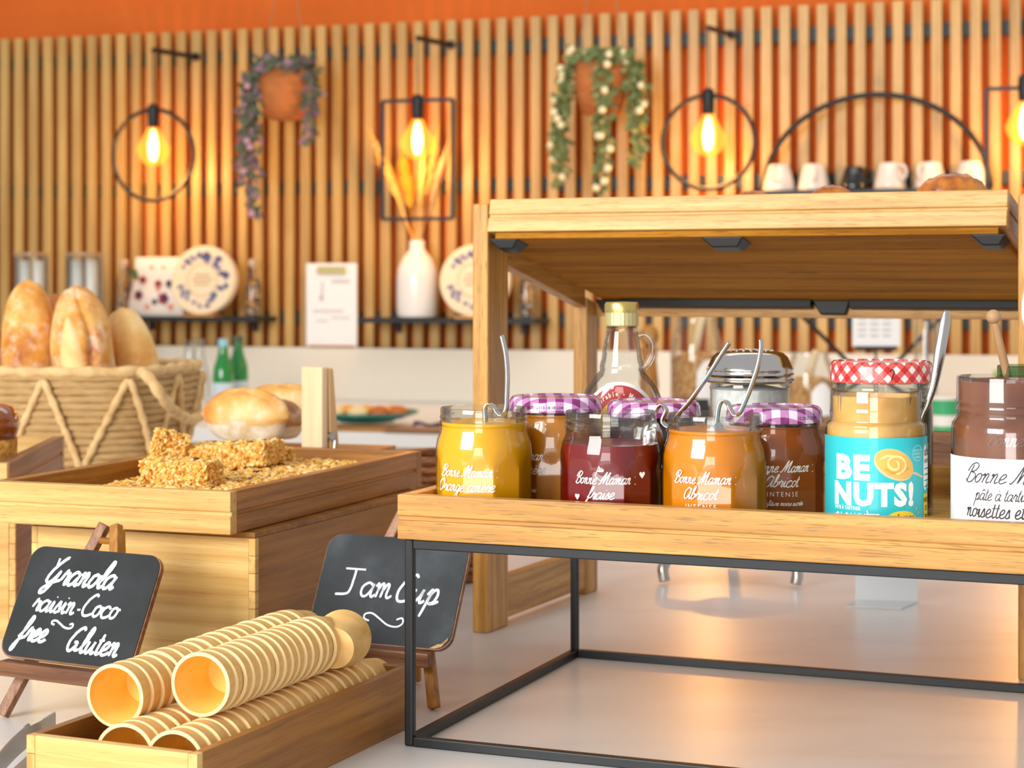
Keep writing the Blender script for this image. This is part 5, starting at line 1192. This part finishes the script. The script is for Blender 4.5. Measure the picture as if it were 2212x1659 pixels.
e1 = Vector((-.3721,1.571,0)); r1 = -27.9; board(e1+Vector((0,0,.0502)), r1, .142, .0985, 27, 'black chalkboard reading granola raisin coco in front of the bamboo box', slate[0], gran)
easel(e1, r1, 'small brown easel holding the granola chalkboard')
e2 = Vector((-.1184,1.651,0)); r2 = -24.8; board(e2+Vector((0,0,.0502)), r2, .143, .0985, 27, 'smudged chalkboard reading jam cup behind the wire riser leg', slate[1], jamc, True)
easel(e2, r2, 'small brown easel holding the jam cup chalkboard')

# ------------------------------------------------------------------ box of biscuit cups
BX = thing('cup_tray', 'long narrow bamboo box filled with biscuit cups', 'box', (-.3382,1.322,0), -23.4)
W_, D_, H_ = .1395, .318, .0513
box('front_panel', (.0072,W_-.0072,0,.0075,0,H_), bamboo[0], BX, .0006)
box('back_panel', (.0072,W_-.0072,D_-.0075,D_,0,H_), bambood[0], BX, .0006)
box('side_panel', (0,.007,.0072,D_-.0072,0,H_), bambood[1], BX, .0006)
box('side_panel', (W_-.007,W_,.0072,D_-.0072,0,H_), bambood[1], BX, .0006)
for xx in (0, W_-.007):
    corner_joint(0, xx, xx+.007, 0, .007, 0, H_, 4, (bamboo[2], oakp[1]), BX)
    corner_joint(0, xx, xx+.007, D_-.007, D_, 0, H_, 7, (bambood[2], teak[1]), BX)
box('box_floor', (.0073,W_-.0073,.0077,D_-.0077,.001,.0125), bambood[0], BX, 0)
cup_o = noisecol('biscuit_outside', [(224,172,98),(238,192,116),(244,204,134)], 40, .75, .25, .0004, (1,1,3)); cup_i = noisecol('biscuit_inside', [(248,194,88),(254,212,112)], 40, .6, .2, .0006); cup_r = mat('biscuit_rim', (250,222,166), .75)
def cup_mesh():
    m = MB(); Mx = Matrix.Rotation(-PI/2,4,'X'); r = .0228
    out = [(r,.0),(r*1.004,.0012),(r*.997,.0030),(r*.982,.0034),(r*.984,.0062),(r*.968,.0066),(r*.969,.0094),(r*.952,.0098),(r*.950,.0128),(r*.90,.0150),(r*.80,.030),(r*.70,.0435)]
    m.lathe(out, 40, M=Mx, m=0, cap0=False, cap1=True)
    m.lathe([(r,0),(r*.89,-.0004)], 40, M=Mx, m=2, cap0=False, cap1=False)
    inn = [(r*.89,-.0004),(r*.87,.004),(r*.70,.030),(r*.62,.040),(r*.35,.0412),(.0005,.0412)]
    m.lathe(inn, 40, M=Mx, m=1, cap0=False, cap1=False)
    # fix orientation of rim and inside
    return m
cm_ = cup_mesh(); proto = cm_.build('biscuit_cup', [cup_o, cup_i, cup_r], None, smooth=40)
bmh = bmesh.new(); bmh.from_mesh(proto.data); bmesh.ops.recalc_face_normals(bmh, faces=bmh.faces); bmh.to_mesh(proto.data); bmh.free()
cb, sb = math.cos(math.radians(23.4)), math.sin(math.radians(23.4))
def BXw(x, y, z): return Vector((-.3382+x*cb+y*sb, 1.322-x*sb+y*cb, z))
random.seed(5); first = True
rows = [('upper left row', .041, .046, .0722, 19, .0132, .0), ('upper right row', .104, .060, .0828, 15, .0110, .0), ('lower left row', .0665, .022, .0375, 20, .0134, 0), ('lower right row', .1090, .020, .0375, 21, .0130, 0)]
for (nm, x, y0, z, n_, pt, sl) in rows:
    for i in range(n_):
        o = proto if first else proto.copy()
        if not first: COL.objects.link(o)
        first = False
        o.location = BXw(x+random.uniform(-.0005,.0005)+sl*i, y0+pt*i+random.uniform(-.0006,.0006), z+random.uniform(-.0004,.0004)); o.rotation_euler = (random.uniform(-.03,.03), random.uniform(0,6), 0)
        o.rotation_euler = (random.uniform(-.02,.03), 0, math.radians(-23.4+ (6 if nm != 'x' else 0))+random.uniform(-.03,.03))
        tag(o, '%s biscuit cup from the front in the %s of the box' % (ORD[i] if i < 24 else ORD[23], nm), 'cup', 'nested biscuit cups in the bamboo box')
        last = o.location.copy()
    if nm == 'upper right row':
        o = proto.copy(); COL.objects.link(o); o.location = BXw(x+.003, y0+pt*n_+.039, z-.002); o.rotation_euler = (.0,0,math.radians(180-5)); tag(o, 'last biscuit cup of the upper right row, turned mouth to the back', 'cup', 'nested biscuit cups in the bamboo box')

# ------------------------------------------------------------------ tongs
TG = thing('serving_tongs', 'steel serving tongs with toothed ends beside the cup box', 'tongs', (-.364,1.531,0), 0)
for k, (dx, dz) in enumerate(((-.004,.0125),(.016,.009))):
    m = MB(); vs = []; n = 40
    path = smoothpts([Vector((dx,0,0)), Vector((dx-.004,-.03,0)), Vector((dx-.009,-.06,0)), Vector((dx-.008,-.13,0)), Vector((dx-.004+(-.006 if k else .006),-.22,0)), Vector((dx+(-.010 if k else .010),-.30,0))], 14)
    K = len(path)
    for j, p in enumerate(path):
        d = -p.y; hh = .017 if d > .05 else .0110
        top = dz+hh/2+(.0018*((j % 2)) if d < .024 else (.001 if d < .06 else 0)); bot = dz-hh/2
        bot = max(bot, .0006)
        vs += [(p.x, p.y, bot), (p.x, p.y, top)]
    m.add(vs, [(2*j, 2*j+1, 2*j+3, 2*j+2) for j in range(K-1)])
    o = m.build('tong_arm', steelr, TG); md = o.modifiers.new('thickness', 'SOLIDIFY'); md.thickness = .0012
